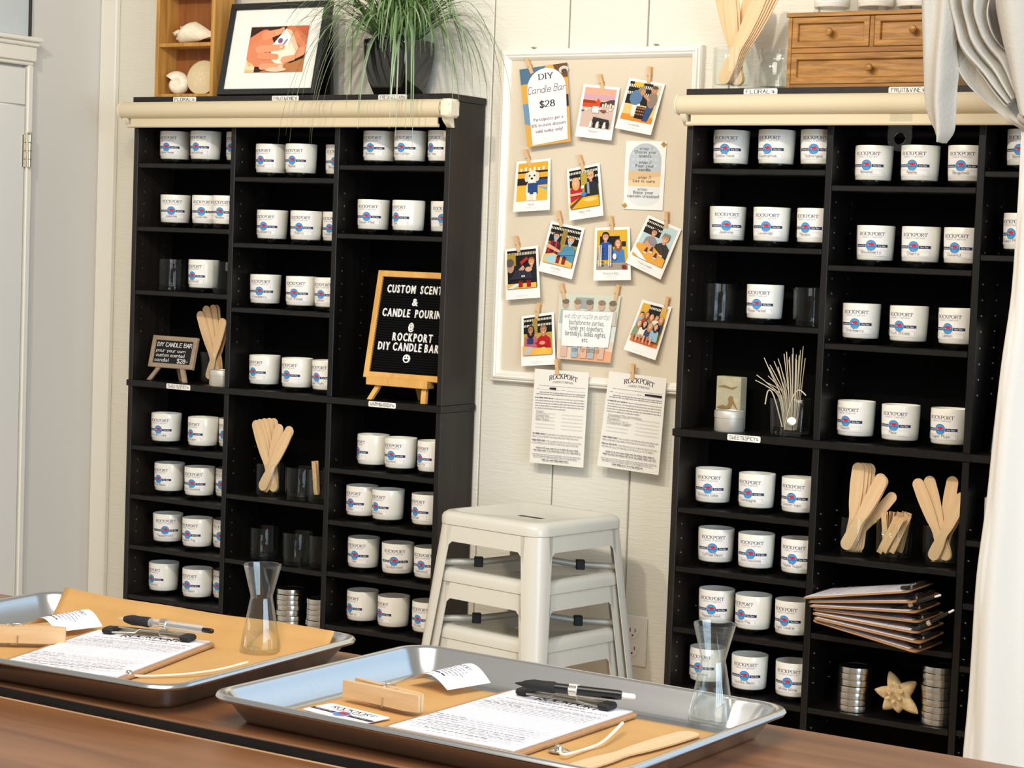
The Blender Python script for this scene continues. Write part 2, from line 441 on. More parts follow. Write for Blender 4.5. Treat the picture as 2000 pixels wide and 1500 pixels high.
def stroke_polys(lines, w0, w1=None):
    """polylines -> quads; w1 = stem width for a broad-nib contrast"""
    w1 = w1 or w0; q = []
    for pl in lines:
        for (x0, y0), (x1, y1) in zip(pl, pl[1:]):
            dx, dy = x1-x0, y1-y0; L = math.hypot(dx, dy)
            if L < 1e-9: continue
            dx /= L; dy /= L
            w = (w0+(w1-w0)*abs(dy))/2; e = w0*0.35
            nx, ny = -dy*w, dx*w; ex, ey = dx*e, dy*e
            q.append([(x0-ex+nx, y0-ey+ny), (x0-ex-nx, y0-ey-ny), (x1+ex-nx, y1+ey-ny), (x1+ex+nx, y1+ey+ny)])
    return q
_gl = {}
def _glyph(ch, bold):
    k = (ch, bold)
    if k not in _gl:
        cu = bpy.data.curves.new('glyph', 'FONT'); cu.body = ch; cu.offset = bold; cu.resolution_u = 2
        ob = bpy.data.objects.new('glyph', cu); COL.objects.link(ob)
        dg = bpy.context.evaluated_depsgraph_get(); dg.update()
        me = bpy.data.meshes.new_from_object(ob.evaluated_get(dg))
        vs = [(v.co.x, v.co.y) for v in me.vertices]; fs = [list(p.vertices) for p in me.polygons]
        COL.objects.unlink(ob); bpy.data.objects.remove(ob); bpy.data.curves.remove(cu); bpy.data.meshes.remove(me)
        mn = min((v[0] for v in vs), default=0); mx = max((v[0] for v in vs), default=.3)
        _gl[k] = ([(v[0]-mn, v[1]) for v in vs], fs, mx-mn)
    return _gl[k]
def type_polys(s, bold=0.0, gap=0.09):
    q = []; x = 0.0
    for ch in s:
        if ch == ' ': x += .34; continue
        vs, fs, w = _glyph(ch, bold)
        for f in fs: q.append([(x+vs[i][0], vs[i][1]) for i in f])
        x += w+gap
    return q, max(x-gap, .01)
class Art:
    """flat printed artwork: polygons (points, colour, layer) in metres"""
    def __init__(s): s.p = []; s.k = 0
    def poly(s, pts, h, lay=None):
        if lay is None: s.k += 1; lay = s.k
        s.p.append((pts, hx(h) if isinstance(h, str) else h, lay))
    def rect(s, x0, y0, x1, y1, h, lay=None): s.poly([(x0, y0), (x1, y0), (x1, y1), (x0, y1)], h, lay)
    def ell(s, cx, cy, rx, ry, h, n=16, a0=0, lay=None):
        s.poly([(cx+rx*math.cos(2*PI*i/n+a0), cy+ry*math.sin(2*PI*i/n+a0)) for i in range(n)], h, lay)
    def text(s, t, cx, y, size, h, font='type', width=None, align='c', bold=0.0, w=.11, shear=0.0, arch=0.0, w1=None):
        if font == 'type': q, L = type_polys(t, bold); base = .7
        elif font == 'hand': ln, L = hand(t); q = stroke_polys(ln, w); base = 1.0
        else: ln, L = serif(t); q = stroke_polys(ln, w*.55, w1 or w*1.5); base = 1.0
        sy = size/base; sx = sy if width is None else width/L
        ox = cx-L*sx/2 if align == 'c' else (cx if align == 'l' else cx-L*sx)
        s.k += 1
        for f in q:
            pts = []
            for x, yy in f:
                X = ox+x*sx+yy*sy*shear; Y = y+yy*sy
                if arch:
                    t_ = (X-cx)/max(1e-6, L*sx/2); Y -= arch*t_*t_
                pts.append((X, Y))
            s.p.append((pts, hx(h) if isinstance(h, str) else h, s.k))
        return L*sx
    def lines(s, x0, x1, ys, h, th, jitter=0.0):
        s.k += 1
        for y in ys:
            e = x1-random.random()*jitter*(x1-x0)
            s.p.append(([(x0, y), (e, y), (e, y+th), (x0, y+th)], hx(h), s.k))
    def words(s, x0, x1, y, h, hgt, fill=1.0, rnd=random):
        """a line of very small print: word-length dashes"""
        s.k += 1; x = x0; end = x0+(x1-x0)*fill; hgt *= .72
        while x < end:
            L = min(end-x, hgt*rnd.uniform(1.2, 5.5))
            hh = hgt*rnd.uniform(.75, 1.0)
            s.p.append(([(x, y), (x+L, y), (x+L, y+hh), (x, y+hh)], hx(h), s.k)); x += L+hgt*.8
    def put(s, mb, f, mi=0, step=0.00012, cut=0.0):
        def half(pts, x, sg):
            out = []
            for i, p in enumerate(pts):
                q = pts[i-1]; a, b = sg*(q[0]-x), sg*(p[0]-x)
                if (a < 0) != (b < 0):
                    t = a/(a-b); out.append((q[0]+(p[0]-q[0])*t, q[1]+(p[1]-q[1])*t))
                if b >= 0: out.append(p)
            return out
        for pts, c, lay in s.p:
            u0, u1 = min(p[0] for p in pts), max(p[0] for p in pts)
            if cut and u1-u0 > cut*1.2:
                n = math.ceil((u1-u0)/cut)
                for i in range(n):
                    q = half(half(pts, u0+(u1-u0)*i/n, 1), u0+(u1-u0)*(i+1)/n, -1)
                    if len(q) > 2: mb.add([f(u, v, lay*step) for u, v in q], [list(range(len(q)))], mi, c)
                continue
            mb.add([f(u, v, lay*step) for u, v in pts], [list(range(len(pts)))], mi, c)
# ================================================================== THE SETTING
WY = 0.15          # face of the back wall
WX = -0.257        # face of the left wall
TZ = 0.865         # table top
UZ = 1.685         # top of the shelf units
b = MB()
rw = random.Random(3)
edges = [WX-0.02, 0.165, 0.378, 0.591, 0.806, 1.019, 1.230, 1.441, 1.655, 1.868, 2.08, 2.293, 2.506, 2.72, 2.93, 3.15, 3.36, 3.6]
for x0, x1 in zip(edges, edges[1:]):
    dy = rw.uniform(0, .0015)
    b.box(x0+.002, x1-.002, WY+dy, WY+.03, 0, 2.9, b=.002)
b.box(WX-.02, 3.6, WY+.012, WY+.05, 0, 2.9)
struct(b.build('wall_back', 'plank', smooth=0))
b = MB(); b.box(WX-.08, WX, -5.5, WY+.02, 0, 2.9)
struct(b.build('wall_left', 'greywall', smooth=0))
b = MB(); b.box(WX-.6, 5.2, -5.5, WY+.05, -.05, 0)
struct(b.build('floor', 'floor', smooth=0))
b = MB()
b.box(WX+.0005, -.198, WY-.018, WY, 0, 2.9, b=.003)
struct(b.build('trim_1', 'trim', smooth=0))
b = MB(); b.box(WX, 3.6, WY-.014, WY, 0, .11, b=.004)
struct(b.build('baseboard_back', 'trim', smooth=0))
# door in the left wall, seen at the picture's left edge
b = MB()
y1 = -.157
b.box(WX, WX+.012, -1.05, y1, .005, 1.752, b=.001)
fx = WX+.012
b.box(fx, fx+.009, -1.05, y1-.002, 1.652, 1.751, b=.003)         # rails and stiles around the panels
b.box(fx, fx+.009, y1-.098, y1-.002, .01, 1.652, b=.003)
b.box(fx, fx+.009, -1.05, y1-.098, .70, .83, b=.003)
b.box(fx, fx+.009, -1.05, y1-.098, .01, .2, b=.003)
door = struct(b.build('door_1', 'door'))
b = MB()
for k in range(4): b.lathe([(.0058, 0), (.0058, .0195)], 12, (WX+.03, y1+.006, 1.492+k*.0215))
b.lathe([(.007, 0), (.0075, .002), (.004, .006), (0, .007)], 12, (WX+.03, y1+.006, 1.578))
b.box(WX+.0212, WX+.0235, y1-.013, y1+.004, 1.492, 1.576); b.box(WX+.024, WX+.027, y1+.004, y1+.017, 1.492, 1.576)
b.build('hinge', 'nickel', door)
b = MB()
b.box(WX, WX+.024, y1+.003, y1+.022, 0, 1.757, b=.003)
b.box(WX, WX+.024, -1.1, y1+.022, 1.757, 1.768, b=.003)
struct(b.build('trim_2', 'trim', smooth=0))
b = MB()
b.box(WX, WX+.030, -1.1, y1+.026, 1.768, 1.806, b=.002)
b.box(WX, WX+.036, -1.1, y1+.031, 1.806, 1.818, b=.003)
b.box(WX, WX+.043, -1.1, y1+.037, 1.818, 1.83, b=.003)
struct(b.build('trim_3', 'trim', smooth=0))
b = MB()
b.box(WX, WX+.006, -1.1, y1+.016, 1.835, 2.5)
w1 = struct(b.build('window_1', 'pane', smooth=0))
b = MB(); b.box(WX, WX+.012, y1+.016, y1+.0235, 1.835, 2.5, b=.001)
b.build('window_frame', 'slot', w1, smooth=0)

# ================================================================== SHELF UNITS
PW, T = 0.33, 0.015
WID = 3*PW+T
DEP = 0.146
MIDZ = 0.9422
SH_UP = {0: (1.513, 1.347, 1.180), 1: (1.481, 1.314, 1.149), 2: (1.514, 1.346)}
SH_LO = {0: (.769, .638, .503, .370), 2: (.766, .636, .507, .374)}
SH_LO1 = {'L': (.670, .503, .345), 'R': (.700, .532, .371)}
def sticker_part(root, x, z, w, h, txt):
    a = Art()
    rr = .003
    pts = []
    for cx, cy, a0 in ((w/2-rr, h/2-rr, 0), (-w/2+rr, h/2-rr, 90), (-w/2+rr, -h/2+rr, 180), (w/2-rr, -h/2+rr, 270)):
        pts += arc(cx, cy, rr, rr, a0, a0+90, 4)
    a.poly(pts, 'f0ece6')
    a.text(txt, 0, -h*.28, h*.58, '2a211f', 'hand', width=w*.86, w=.12)
    mb = MB(); a.put(mb, lambda u, v, l: (x+u, -.0045-l, z+v))
    o = mb.build('sticker', 'ink', root, smooth=0, world=False)
    o['label'] = 'white sticker hand lettered ' + txt.replace('>', '').title().replace('&', ' and ')
def shelf_unit(side, ox, oy, label, stickers):
    root = thing('shelving_unit', label, 'shelf unit', (ox, oy, 0), group=None)
    def part(nm, *boxes, mt='black', holes=None):
        mb = MB()
        if nm in ('side_panel', 'top_panel'): mt = 'side'
        for bx in boxes: mb.box(*bx, b=.0012)
        if holes:
            for (hx_, hy, hz) in holes:
                mb.lathe([(.0026, 0), (.0026, .0006), (.0014, .0008), (.0012, -.001)], 8, (hx_, hy, hz), 1, axis='x')
        return mb.build(nm, [mt, 'nickel'], root, smooth=0, world=False)
    part('top_panel', (-.003, WID+.003, -.004, DEP, UZ-.016, UZ))
    part('middle_panel', (-.003, WID+.003, -.004, DEP, MIDZ-.016, MIDZ))
    part('bottom_panel', (T, WID-T, 0.002, DEP-.006, .10, .115), (T, WID-T, .02, .035, 0, .10))
    def holes(x, zs):
        r = []
        for z0, n in zs:
            for k in range(n):
                for y in (.03, .115): r.append((x, y, z0+.032*k))
        return r
    for z0, z1, up in ((MIDZ, UZ-.016, True), (0, MIDZ-.016, False)):
        pat = ((1.07, 3), (1.205, 4), (1.375, 4), (1.545, 2)) if up else ((.30, 2), (.40, 3), (.535, 3), (.665, 3))
        pat2 = ((1.00+.06, 4), (1.19, 4), (1.35, 4), (1.52, 2)) if up else ((.29, 3), (.42, 4), (.56, 4), (.72, 3))
        part('side_panel', (0, T, 0, DEP, z0, z1), holes=holes(T, pat))
        part('side_panel', (3*PW, 3*PW+T, 0, DEP, z0, z1))
        part('divider', (PW, PW+T, .001, DEP-.004, z0, z1), holes=holes(PW+T, pat2))
        part('divider', (2*PW, 2*PW+T, .001, DEP-.004, z0, z1), holes=holes(2*PW+T, pat2))
    part('back_panel', (T*.5, WID-T*.5, DEP-.004, DEP+.001, .02, UZ-.016), mt='blackback')
    for d in (SH_UP, {0: SH_LO[0], 1: SH_LO1[side], 2: SH_LO[2]}):
        for c in d:
            for z in d[c]: part('shelf', (c*PW+T+.0005, (c+1)*PW-.0005, .002, DEP-.005, z-.012, z))
    for x, z, w, txt in stickers: sticker_part(root, x, z, w, .0135, txt)
    return root
LX, LY = 0.0, 0.0
RX, RY = 1.653, -0.039
def loc(px, py, ox, oy): p = onY(px, py, oy-.004); return p.x-ox, p.z
st = []
for px, py, t, w in ((361, 191, 'FLORAL>', .078), (557.5, 191, 'FRUIT&VINE>', .085), (767, 190.5, 'FRESH&CLEAN>', .085), (348.5, 756.5, 'SWEET&SPICY>', .082), (746.5, 791.5, 'WARM&WOODY>', .082)):
    x, z = loc(px, py, LX, LY); st.append((x, UZ-.008 if py < 400 else MIDZ-.008, w, t))
shelf_unit('L', LX, LY, 'black brown triple shelf unit against the back wall, left of the bulletin board', st)
st = []
for px, py, t, w in ((1485.5, 180.5, 'FLORAL>', .079), (1774, 173, 'FRUIT&VINE>', .085), (1453, 856.5, 'SWEET&SPICY>', .079)):
    x, z = loc(px, py, RX, RY); st.append((x, UZ-.008 if py < 400 else MIDZ-.008, w, t))
shelf_unit('R', RX, RY, 'black brown triple shelf unit right of the bulletin board, partly behind the curtain', st)

# ================================================================== ROLLER BLINDS
def blind(ox, oy, x0, x1, zc, label, pull=None):
    root = thing('roller_blind', label, 'blind', (ox+x0, oy-.03, zc))
    L = x1-x0; r = .0215
    mb = MB()
    mb.lathe([(0, 0), (r*.9, 0), (r, .002), (r, L-.002), (r*.9, L), (0, L)], 32, axis='x', cap=False)
    mb.box(0.03, L-.012, -.004, .001, -.041, -.012)
    mb.tube([(.02, -.003, -.0405), (L-.008, -.003, -.0405)], .0045, 8)
    mb.build('fabric_roll', 'blind', root, world=False)
    mb = MB()
    mb.lathe([(0, -.007), (r*.75, -.007), (r*1.02, -.002), (r*1.02, 0), (r*.7, .001)], 32, axis='x', cap=False)
    for k in range(30):
        a = 2*PI*k/30
        mb.tube([(-.006, r*.86*math.cos(a), r*.86*math.sin(a)), (-.0005, r*1.0*math.cos(a), r*1.0*math.sin(a))], .0011, 5)
    mb.build('end_cap', 'bracket', root, world=False)
    def bracket(xa, xb, full):
        mb = MB()
        if full:
            mb.box(xa, xb, -.022, .022, -.0225, .0215, b=.006)
            mb.lathe([(.013, xa-.006), (.013, xa+.001)], 20, axis='x')
            mb.tube([(xb-.004, -.0226, .009), (xb-.004, -.0234, .009)], .002, 8)
        pr = [(-.010, -.020), (.02, -.020), (.026, -.044), (.014, -.044), (-.004, -.030)]
        mb.prism([(y, z) for y, z in pr], xa, xa+.014, lambda u, v, h: (h, u, v))
        mb.build('end_bracket', 'bracket', root, world=False)
    bracket(L+.004, L+.036, True); bracket(.006, .02, False)
    if pull:
        px = pull-(ox+x0)
        mb = MB()
        mb.box(px-.024, px+.024, -.0055, -.0045, -.043, -.008)
        mb.box(px-.026, px+.026, -.010, -.004, -.05, -.044, b=.001)
        n = 24; z0 = -.066
        outer = [(.026, 0)]+[(.026*math.cos(a), -.006-.026*math.sin(a)) for a in [PI*i/n for i in range(n+1)]]+[(-.026, 0)]
        inner = [(.011*math.cos(a), -.009+.011*math.sin(a)) for a in [2*PI*i/30 for i in range(30)]]
        # tab outline with a round finger hole: two loops bridged
        N = 40
        def ringpt(a, rad):
            c, s_ = math.cos(a), math.sin(a)
            if s_ > 0: k = min(.026/max(abs(c), 1e-6), .022/max(s_, 1e-6)); return (c*k, s_*k)
            return (.026*c, .026*s_)
        ol = [ringpt(2*PI*i/N, 0) for i in range(N)]; il = [(.012*math.cos(2*PI*i/N), .012*math.sin(2*PI*i/N)) for i in range(N)]
        lp = []
        for pts, y in ((ol, -.0085), (il, -.0085), (il, -.0055), (ol, -.0055), (ol, -.0085)):
            lp.append([(px+x, y, z0-.006+z) for x, z in pts])
        mb.loops(lp)
        o = mb.build('pull_tab', 'clear', root, world=False)
        o['label'] = 'clear plastic pull tab with a round finger hole'
    return root
blind(LX, LY, -.012, 1.0, 1.648, 'rolled cream roller blind mounted across the top of the left shelf unit')
p = onY(1759, 250, RY-.035)
blind(RX, RY, -.004, 1.0, 1.648, 'rolled cream roller blind with clear pull tab on the right shelf unit', pull=p.x)

# ================================================================== JAR CANDLES
def jar_mesh():
    mb = MB()
    mb.lathe([(0, .0132), (.0355, .0132), (.0375, .0152), (.0385, .03), (.0397, .06), (.0402, .0845), (.0396, .086), (.0386, .0855), (.0378, .064), (0, .0632)], 40, cap=False)
    return mb
def base_mesh():
    mb = MB()
    mb.lathe([(0, .0003), (.0355, .0003), (.0372, .002), (.0374, .013), (.036, .0131), (0, .0131)], 40, cap=False)
    return mb
A_HALF = 0.93
def label_mesh(scent):
    """paper label wrapped round the jar"""
    W_ = .0392*2*A_HALF; H = .0535
    a = Art()
    h = W_/2
    # cut in narrow strips so that it follows the curve
    a.rect(-h, 0, h, H, 'f1eeea')
    a.text('ROCKPORT', 0, H*.795, .0070, '5f5b65', 'serif', width=W_*.76, w=.12)
    a.text('CANDLE COMPANY', 0, H*.70, .0032, 'a9a6aa', 'serif', width=W_*.62, w=.10)
    a.rect(-h, H*.335, h, H*.445, '2b3352')
    a.text('Inspired by', -h*.62, H*.362, .0034, 'c8ccd8', 'hand', width=W_*.27, w=.16)
    a.text('the Sea', h*.62, H*.362, .0034, 'c8ccd8', 'hand', width=W_*.22, w=.16)
    yc = H*.41
    a.ell(0, yc, .0116, .0116, 'f1eeea', 24)
    a.ell(0, yc, .0110, .0110, '35507f', 24)
    a.ell(0, yc, .0100, .0100, '3d9ad8', 24)
    a.poly([(-.0068, yc-.0012), (-.0068, yc+.0022), (-.005, yc+.0044), (-.001, yc+.0042), (.0, yc+.0052), (.0035, yc+.0060), (.0062, yc+.0044), (.0068, yc+.003), (.0068, yc-.0012)], 'd3323a')
    a.poly([(-.005, yc+.0044), (-.0068, yc+.0022), (-.0015, yc+.0024), (.0, yc+.0044)], 'b42a34')
    a.rect(-.005, yc-.001, -.0034, yc+.001, 'f0c9c4'); a.rect(.001, yc+.001, .0026, yc+.0028, '8a1c26')
    a.poly([(-.0090, yc-.001), (.0090, yc-.001), (.0084, yc-.0034), (-.0084, yc-.0034)], '2d7fbe')
    for k in (-1, 0, 1): a.ell(k*.0045, H*.235, .0012, .0012, '7f93b5', 8)
    for (x0, y0, x1, y1) in ((-h*.9, H*.05, h*.9, H*.058), (-h*.9, H*.232, h*.9, H*.238)):
        a.rect(x0, y0, x1, y1, 'b9b6ba')
    for x in (-h*.9, h*.9): a.rect(x-.0003, H*.05, x+.0003, H*.235, 'b9b6ba')
    if scent: a.text(scent, 0, H*.10, .0058, '4a4448', 'hand', width=min(W_*.62, .0042*len(scent)), w=.10)
    mb = MB()
    R0 = .0404
    def f(u, v, l):
        z = .0225+v; rr = R0 - (0.086-z)*.028 + l
        t = u/.0392
        return (rr*math.sin(t), -rr*math.cos(t), z)
    # paper thickness
    a.put(mb, f, cut=.0045)
    return mb
_jar = _base = None
_lab = {}
def candle(x, y, z, twist, scent, label, group):
    """twist: how far the label is turned to the viewer's left of facing the camera (degrees)"""
    global _jar, _base
    az = math.atan2(CAM.x-x, -(CAM.y-y))           # rotation that points local -Y at the camera
    rz = az - math.radians(twist)*-1
    root = thing('jar_candle', label, 'candle', (x, y, z), rz, group)
    if _jar is None:
        o = jar_mesh().build('jar', 'wax', root, world=False, smooth=50); _jar = o.data
        o2 = base_mesh().build('glass_base', 'glassdark', root, world=False, smooth=50); _base = o2.data
    else:
        for nm, me in (('jar', _jar), ('glass_base', _base)):
            o = bpy.data.objects.new(nm, me); COL.objects.link(o); o.parent = root
    if scent is not None:
        if scent not in _lab:
            o = label_mesh(scent).build('label', 'ink', root, world=False, smooth=0); _lab[scent] = o.data
        else:
            o = bpy.data.objects.new('label', _lab[scent]); COL.objects.link(o); o.parent = root
    return root
# (unit, column, shelf z, [(pixel x of the centre, pixel y at mid height, twist, scent)], row words)
ROWS = [
 ('L', 0, 1.513, 283, [(342.5, -37, 'Camellia Flower'), (402, -41, 'Eucalyptus'), (472, -47, 'Hydrangea')], 'top row'),
 ('L', 0, 1.347, 408, [(343, -17, 'Jasmine'), (405, -23, 'Lavender'), (458, -29, 'Meadow')], 'second row'),
 ('L', 0, 1.180, 535, [(398, -49, 'Rose Petal')], 'third row'),
 ('L', 1, 1.481, 310, [(530, -44, 'Almond'), (588.4, -36, 'Apple'), (667, -25, 'Bergamot')], 'top row'),
 ('L', 1, 1.314, 440, [(532, -35, 'Blackberry'), (598, -27, 'Cherry'), (661, -35, 'Coconut')], 'second row'),
 ('L', 1, 1.149, 570, [(518.5, -24, 'Cranberry'), (589, -29, 'Fruit Slices'), (652, -38, 'Lemon')], 'third row'),
 ('L', 1, MIDZ, 722, [(517, -49, 'Peach'), (581, -43, 'Pear'), (643, -46, 'Sugar Plum')], 'fourth row'),
 ('L', 2, 1.514, 288, [(741, -35, 'Bamboo'), (801.5, -35, 'Clean Cotton'), (873, -56, 'Green Tea')], 'top row'),
 ('L', 2, 1.346, 420, [(729.5, -26, 'Ocean Mist'), (798, -51, 'Sea'), (873, -17, 'Spa')], 'second row'),
 ('L', 0, .769, 838, [(325, -33, 'Birthday Cake'), (397, -55, 'Champagne'), (456, -46, 'Cinnamon Sugar')], 'fifth row'),
 ('L', 0, .638, 935, [(331, -47, 'Coffee Bean'), (390, -31, 'Dark Chocolate'), (451, -41, 'Maple Sugar')], 'sixth row'),
 ('L', 0, .503, 1030, [(328, -11, 'Peppermint'), (386, -41, 'Pumpkin Pie'), (444, -34, 'Sugar Cookie')], 'seventh row'),
 ('L', 0, .370, 1130, [(320, -55, 'Toasted Marshmallow'), (386, -44, 'Vanilla Bean'), (442, -48, 'White Wine')], 'eighth row'),
 ('L', 2, .766, 880, [(729, -72, 'Amber'), (783, -37, 'Bourbon'), (854, -60, 'Balsam Fir')], 'third row'),
 ('L', 2, .636, 980, [(707, -46, 'Cedar'), (758.5, -52, 'Driftwood Glow'), (836, -51, 'Leather')], 'fourth row'),
 ('L', 2, .507, 1085, [(710, -35, 'Oak'), (777, -14, 'Sandalwood'), (845, -34, 'Teakwood')], 'fifth row'),
 ('L', 2, .374, 1190, [(708, -55, 'Misty Berry'), (769, -61, 'Tobacco'), (843, -41, 'Woods')], 'sixth row'),
 ('R', 0, 1.513, 290, [(1428.5, -22, 'Camellia Flower'), (1517, -31, 'Eucalyptus'), (1603, -17, 'Hydrangea')], 'top row'),
 ('R', 0, 1.347, 437, [(1421, -4, 'Jasmine'), (1507, -18, 'Lavender'), (1594, -33, 'Meadow')], 'second row'),
 ('R', 0, 1.180, 590, [(1494, -27, 'Rose Petal')], 'third row'),
 ('R', 1, 1.481, 318, [(1707, -23, 'Almond'), (1797.5, -25, 'Apple'), (1894, -20, 'Bergamot')], 'top row'),
 ('R', 1, 1.314, 477, [(1710, -14, 'Blackberry'), (1798.5, -22, 'Cherry'), (1890, -26, 'Coconut')], 'second row'),
 ('R', 1, 1.149, 632, [(1682, -20, 'Cranberry'), (1775, -30, 'Fruit Slices'), (1871, -31, 'Lemon')], 'third row'),
 ('R', 1, MIDZ, 820, [(1672, -34, 'Peach'), (1759, -21, 'Pear'), (1856, -30, 'Sugar Plum')], 'fourth row'),
 ('R', 2, 1.514, 290, [(2006, -23, 'Bamboo')], 'top row'),
 ('R', 2, 1.346, 450, [(1999, -38, 'Ocean Mist')], 'second row'),
 ('R', 0, .769, 950, [(1393, -18, 'Birthday Cake'), (1478.5, -30, 'Champagne'), (1563, -27, 'Cinnamon Sugar')], 'fifth row'),
 ('R', 0, .638, 1070, [(1398, -11, 'Coffee Bean'), (1477, -18, 'Dark Chocolate'), (1562, -23, 'Maple Sugar')], 'sixth row'),
 ('R', 0, .503, 1190, [(1399, -17, 'Peppermint'), (1471.5, -42, 'Pumpkin Pie'), (1550, -29, 'Sugar Cookie')], 'seventh row'),
 ('R', 0, .370, 1305, [(1381, -30, 'Toasted Marshmallow'), (1464, -16, 'Vanilla Bean'), (1551, -20, 'White Wine')], 'eighth row'),
 ('R', 2, .766, 985, [(1962, -30, 'Amber')], 'third row'),
]
CN = ('left column', 'middle column', 'right column')
SURE = {'Eucalyptus', 'Hydrangea', 'Jasmine', 'Lavender', 'Rose Petal', 'Almond', 'Apple', 'Bergamot', 'Blackberry', 'Cherry', 'Coconut', 'Cranberry', 'Fruit Slices', 'Lemon',
        'Peach', 'Pear', 'Sugar Plum', 'Bamboo', 'Ocean Mist', 'Birthday Cake', 'Champagne', 'Cinnamon Sugar', 'Coffee Bean', 'Dark Chocolate', 'Maple Sugar', 'Peppermint', 'Pumpkin Pie', 'Sugar Cookie', 'Vanilla Bean'}
ry = random.Random(11)
for unit, c, z, pyc, items, row in ROWS:
    oy = LY if unit == 'L' else RY
    ox = LX if unit == 'L' else RX
    side = 'left' if unit == 'L' else 'right'
    lastx = None
    for k, (px, tw, scent) in enumerate(items):
        y = oy+.058
        if len(items) == 3 and k == 0: y += .012
        p = onY(px, pyc, y)
        if k == 2 and p.x > ox+(c+1)*PW-.0415+.012:
            y = oy+.097; p = onY(px, pyc, y)
        x = p.x
        x = min(max(x, ox+c*PW+T+.0415), ox+(c+1)*PW-.0415)
        if lastx is not None and math.hypot(x-lastx[0], y-lastx[1]) < .0818:
            dy = y-lastx[1]; x = lastx[0]+math.sqrt(.0818**2-dy*dy)
            lim = ox+(c+1)*PW-.0412
            if x > lim: x = lim; y = lastx[1]-math.sqrt(max(0, .0818**2-(x-lastx[0])**2))
        lastx = (x, y)
        pos = '' if len(items) == 1 else ('first of three, ', 'second of three, ', 'third of three, ')[k]
        if unit == 'R' and scent in SURE:
            lab = 'white %s candle, %s%s, %s of right shelf unit' % (scent, pos, row, CN[c])
        else:
            lab = 'white jar candle, %s%s, %s of %s shelf unit' % (pos, row, CN[c], side)
        candle(x, y, z, tw, scent, lab, 'jar candles in the %s shelf unit' % side)
# ================================================================== BULLETIN BOARD
FY = WY-.012       # fabric face
def frame_mesh(mb, x0, x1, z0, z1, prof, mi=0, f=None, col=None):
    """mitred frame; prof = [(inset, height towards the viewer)]"""
    f = f or (lambda x, z, h: (x, -h, z))
    lp = [[f(x0+i, z0+i, h), f(x1-i, z0+i, h), f(x1-i, z1-i, h), f(x0+i, z1-i, h)] for i, h in prof]
    mb.loops(lp+[lp[0]], mi, col=col)
bx0, bx1, bz0, bz1 = 1.055, 1.593, 1.003, 1.800
root = thing('bulletin_board', 'white framed linen bulletin board on the plank wall between the two shelf units', 'bulletin board', (bx0, WY, bz0))
mb = MB()
frame_mesh(mb, bx0, bx1, bz0, bz1, [(0, -.0), (0, .014), (.003, .019), (.007, .0195), (.009, .0235), (.013, .025), (.0165, .022), (.019, .0225), (.024, .018), (.0265, .013), (.0265, .001)], f=lambda x, z, h: (x, WY-h, z))
mb.build('board_frame', 'frame', root, smooth=25)
mb = MB(); mb.box(bx0+.02, bx1-.02, FY, WY-.002, bz0+.02, bz1-.02)
mb.build('fabric_panel', 'board', root, smooth=0)
for px in (1042, 1281):
    mb = MB(); p = onY(px, 93 if px < 1100 else 86, WY-.006)
    mb.box(p.x-.0055, p.x+.0055, WY-.003, WY-.0005, bz1-.004, bz1+.006, b=.0006); mb.box(p.x-.0055, p.x+.0055, WY-.008, WY-.0005, bz1+.004, bz1+.006, b=.0004)
    mb.build('hanger', 'steel', root, smooth=0)

# ------------------------------------------------------------------ clothespins (small)
def pin_parts(root, L, wdt, th):
    """clothespin: length along local z (tip down), width along x, jaws stacked along y (front = -y)"""
    for sgn in (-1, 1):
        prof = [(0.0004, -L/2), (th*.45, -L/2), (th, -L*.36), (th, L*.10), (th*1.25, L/2), (th*.75, L/2), (0.0008, L*.02), (.0004, -L*.12), (.0012, -L*.15), (.0004, -L*.18)]
        mb = MB()
        mb.prism([(y, z) for y, z in prof], -wdt/2, wdt/2, lambda u, v, h: (h, sgn*u, v))
        mb.build('jaw', 'pinwood', root, world=False, smooth=30)
    mb = MB()
    r = th*.32; c0 = L*.03
    path = []
    for i in range(37):
        a = i/12*2*PI
        path.append((-wdt*.62+wdt*1.24*i/36, r*1.25*math.cos(a), c0+r*1.25*math.sin(a)))
    mb.tube(path, max(.0004, th*.09), 6)
    for x, s_ in ((-wdt*.62, -1), (wdt*.62, 1)):
        mb.tube([(x, 0, c0+r*1.2), (x, s_*th*.7, c0-r*.6), (x*.9, s_*(th+.0005), c0-L*.08), (x*.0, s_*(th+.0006), c0-L*.085)], max(.0004, th*.09), 6)
    mb.build('spring', 'steel', root, world=False, smooth=60)
PINP = None
def small_pin(px0, py0, px1, py1, y, label, group):
    """from the handle end (px0, py0) to the tip (px1, py1)"""
    global PINP
    a = onY(px0, py0, y); c = onY(px1, py1, y)
    mid = (a+c)/2; ang = math.atan2(a.x-c.x, a.z-c.z)
    rot = (0, ang, 0)
    if PINP is None:
        PINP = thing('clothespin', label, 'clothespin', mid, group=group, rot=rot)
        pin_parts(PINP, .040, .0085, .0042)
        return PINP
    return dup(PINP, mid, rot, label, group)

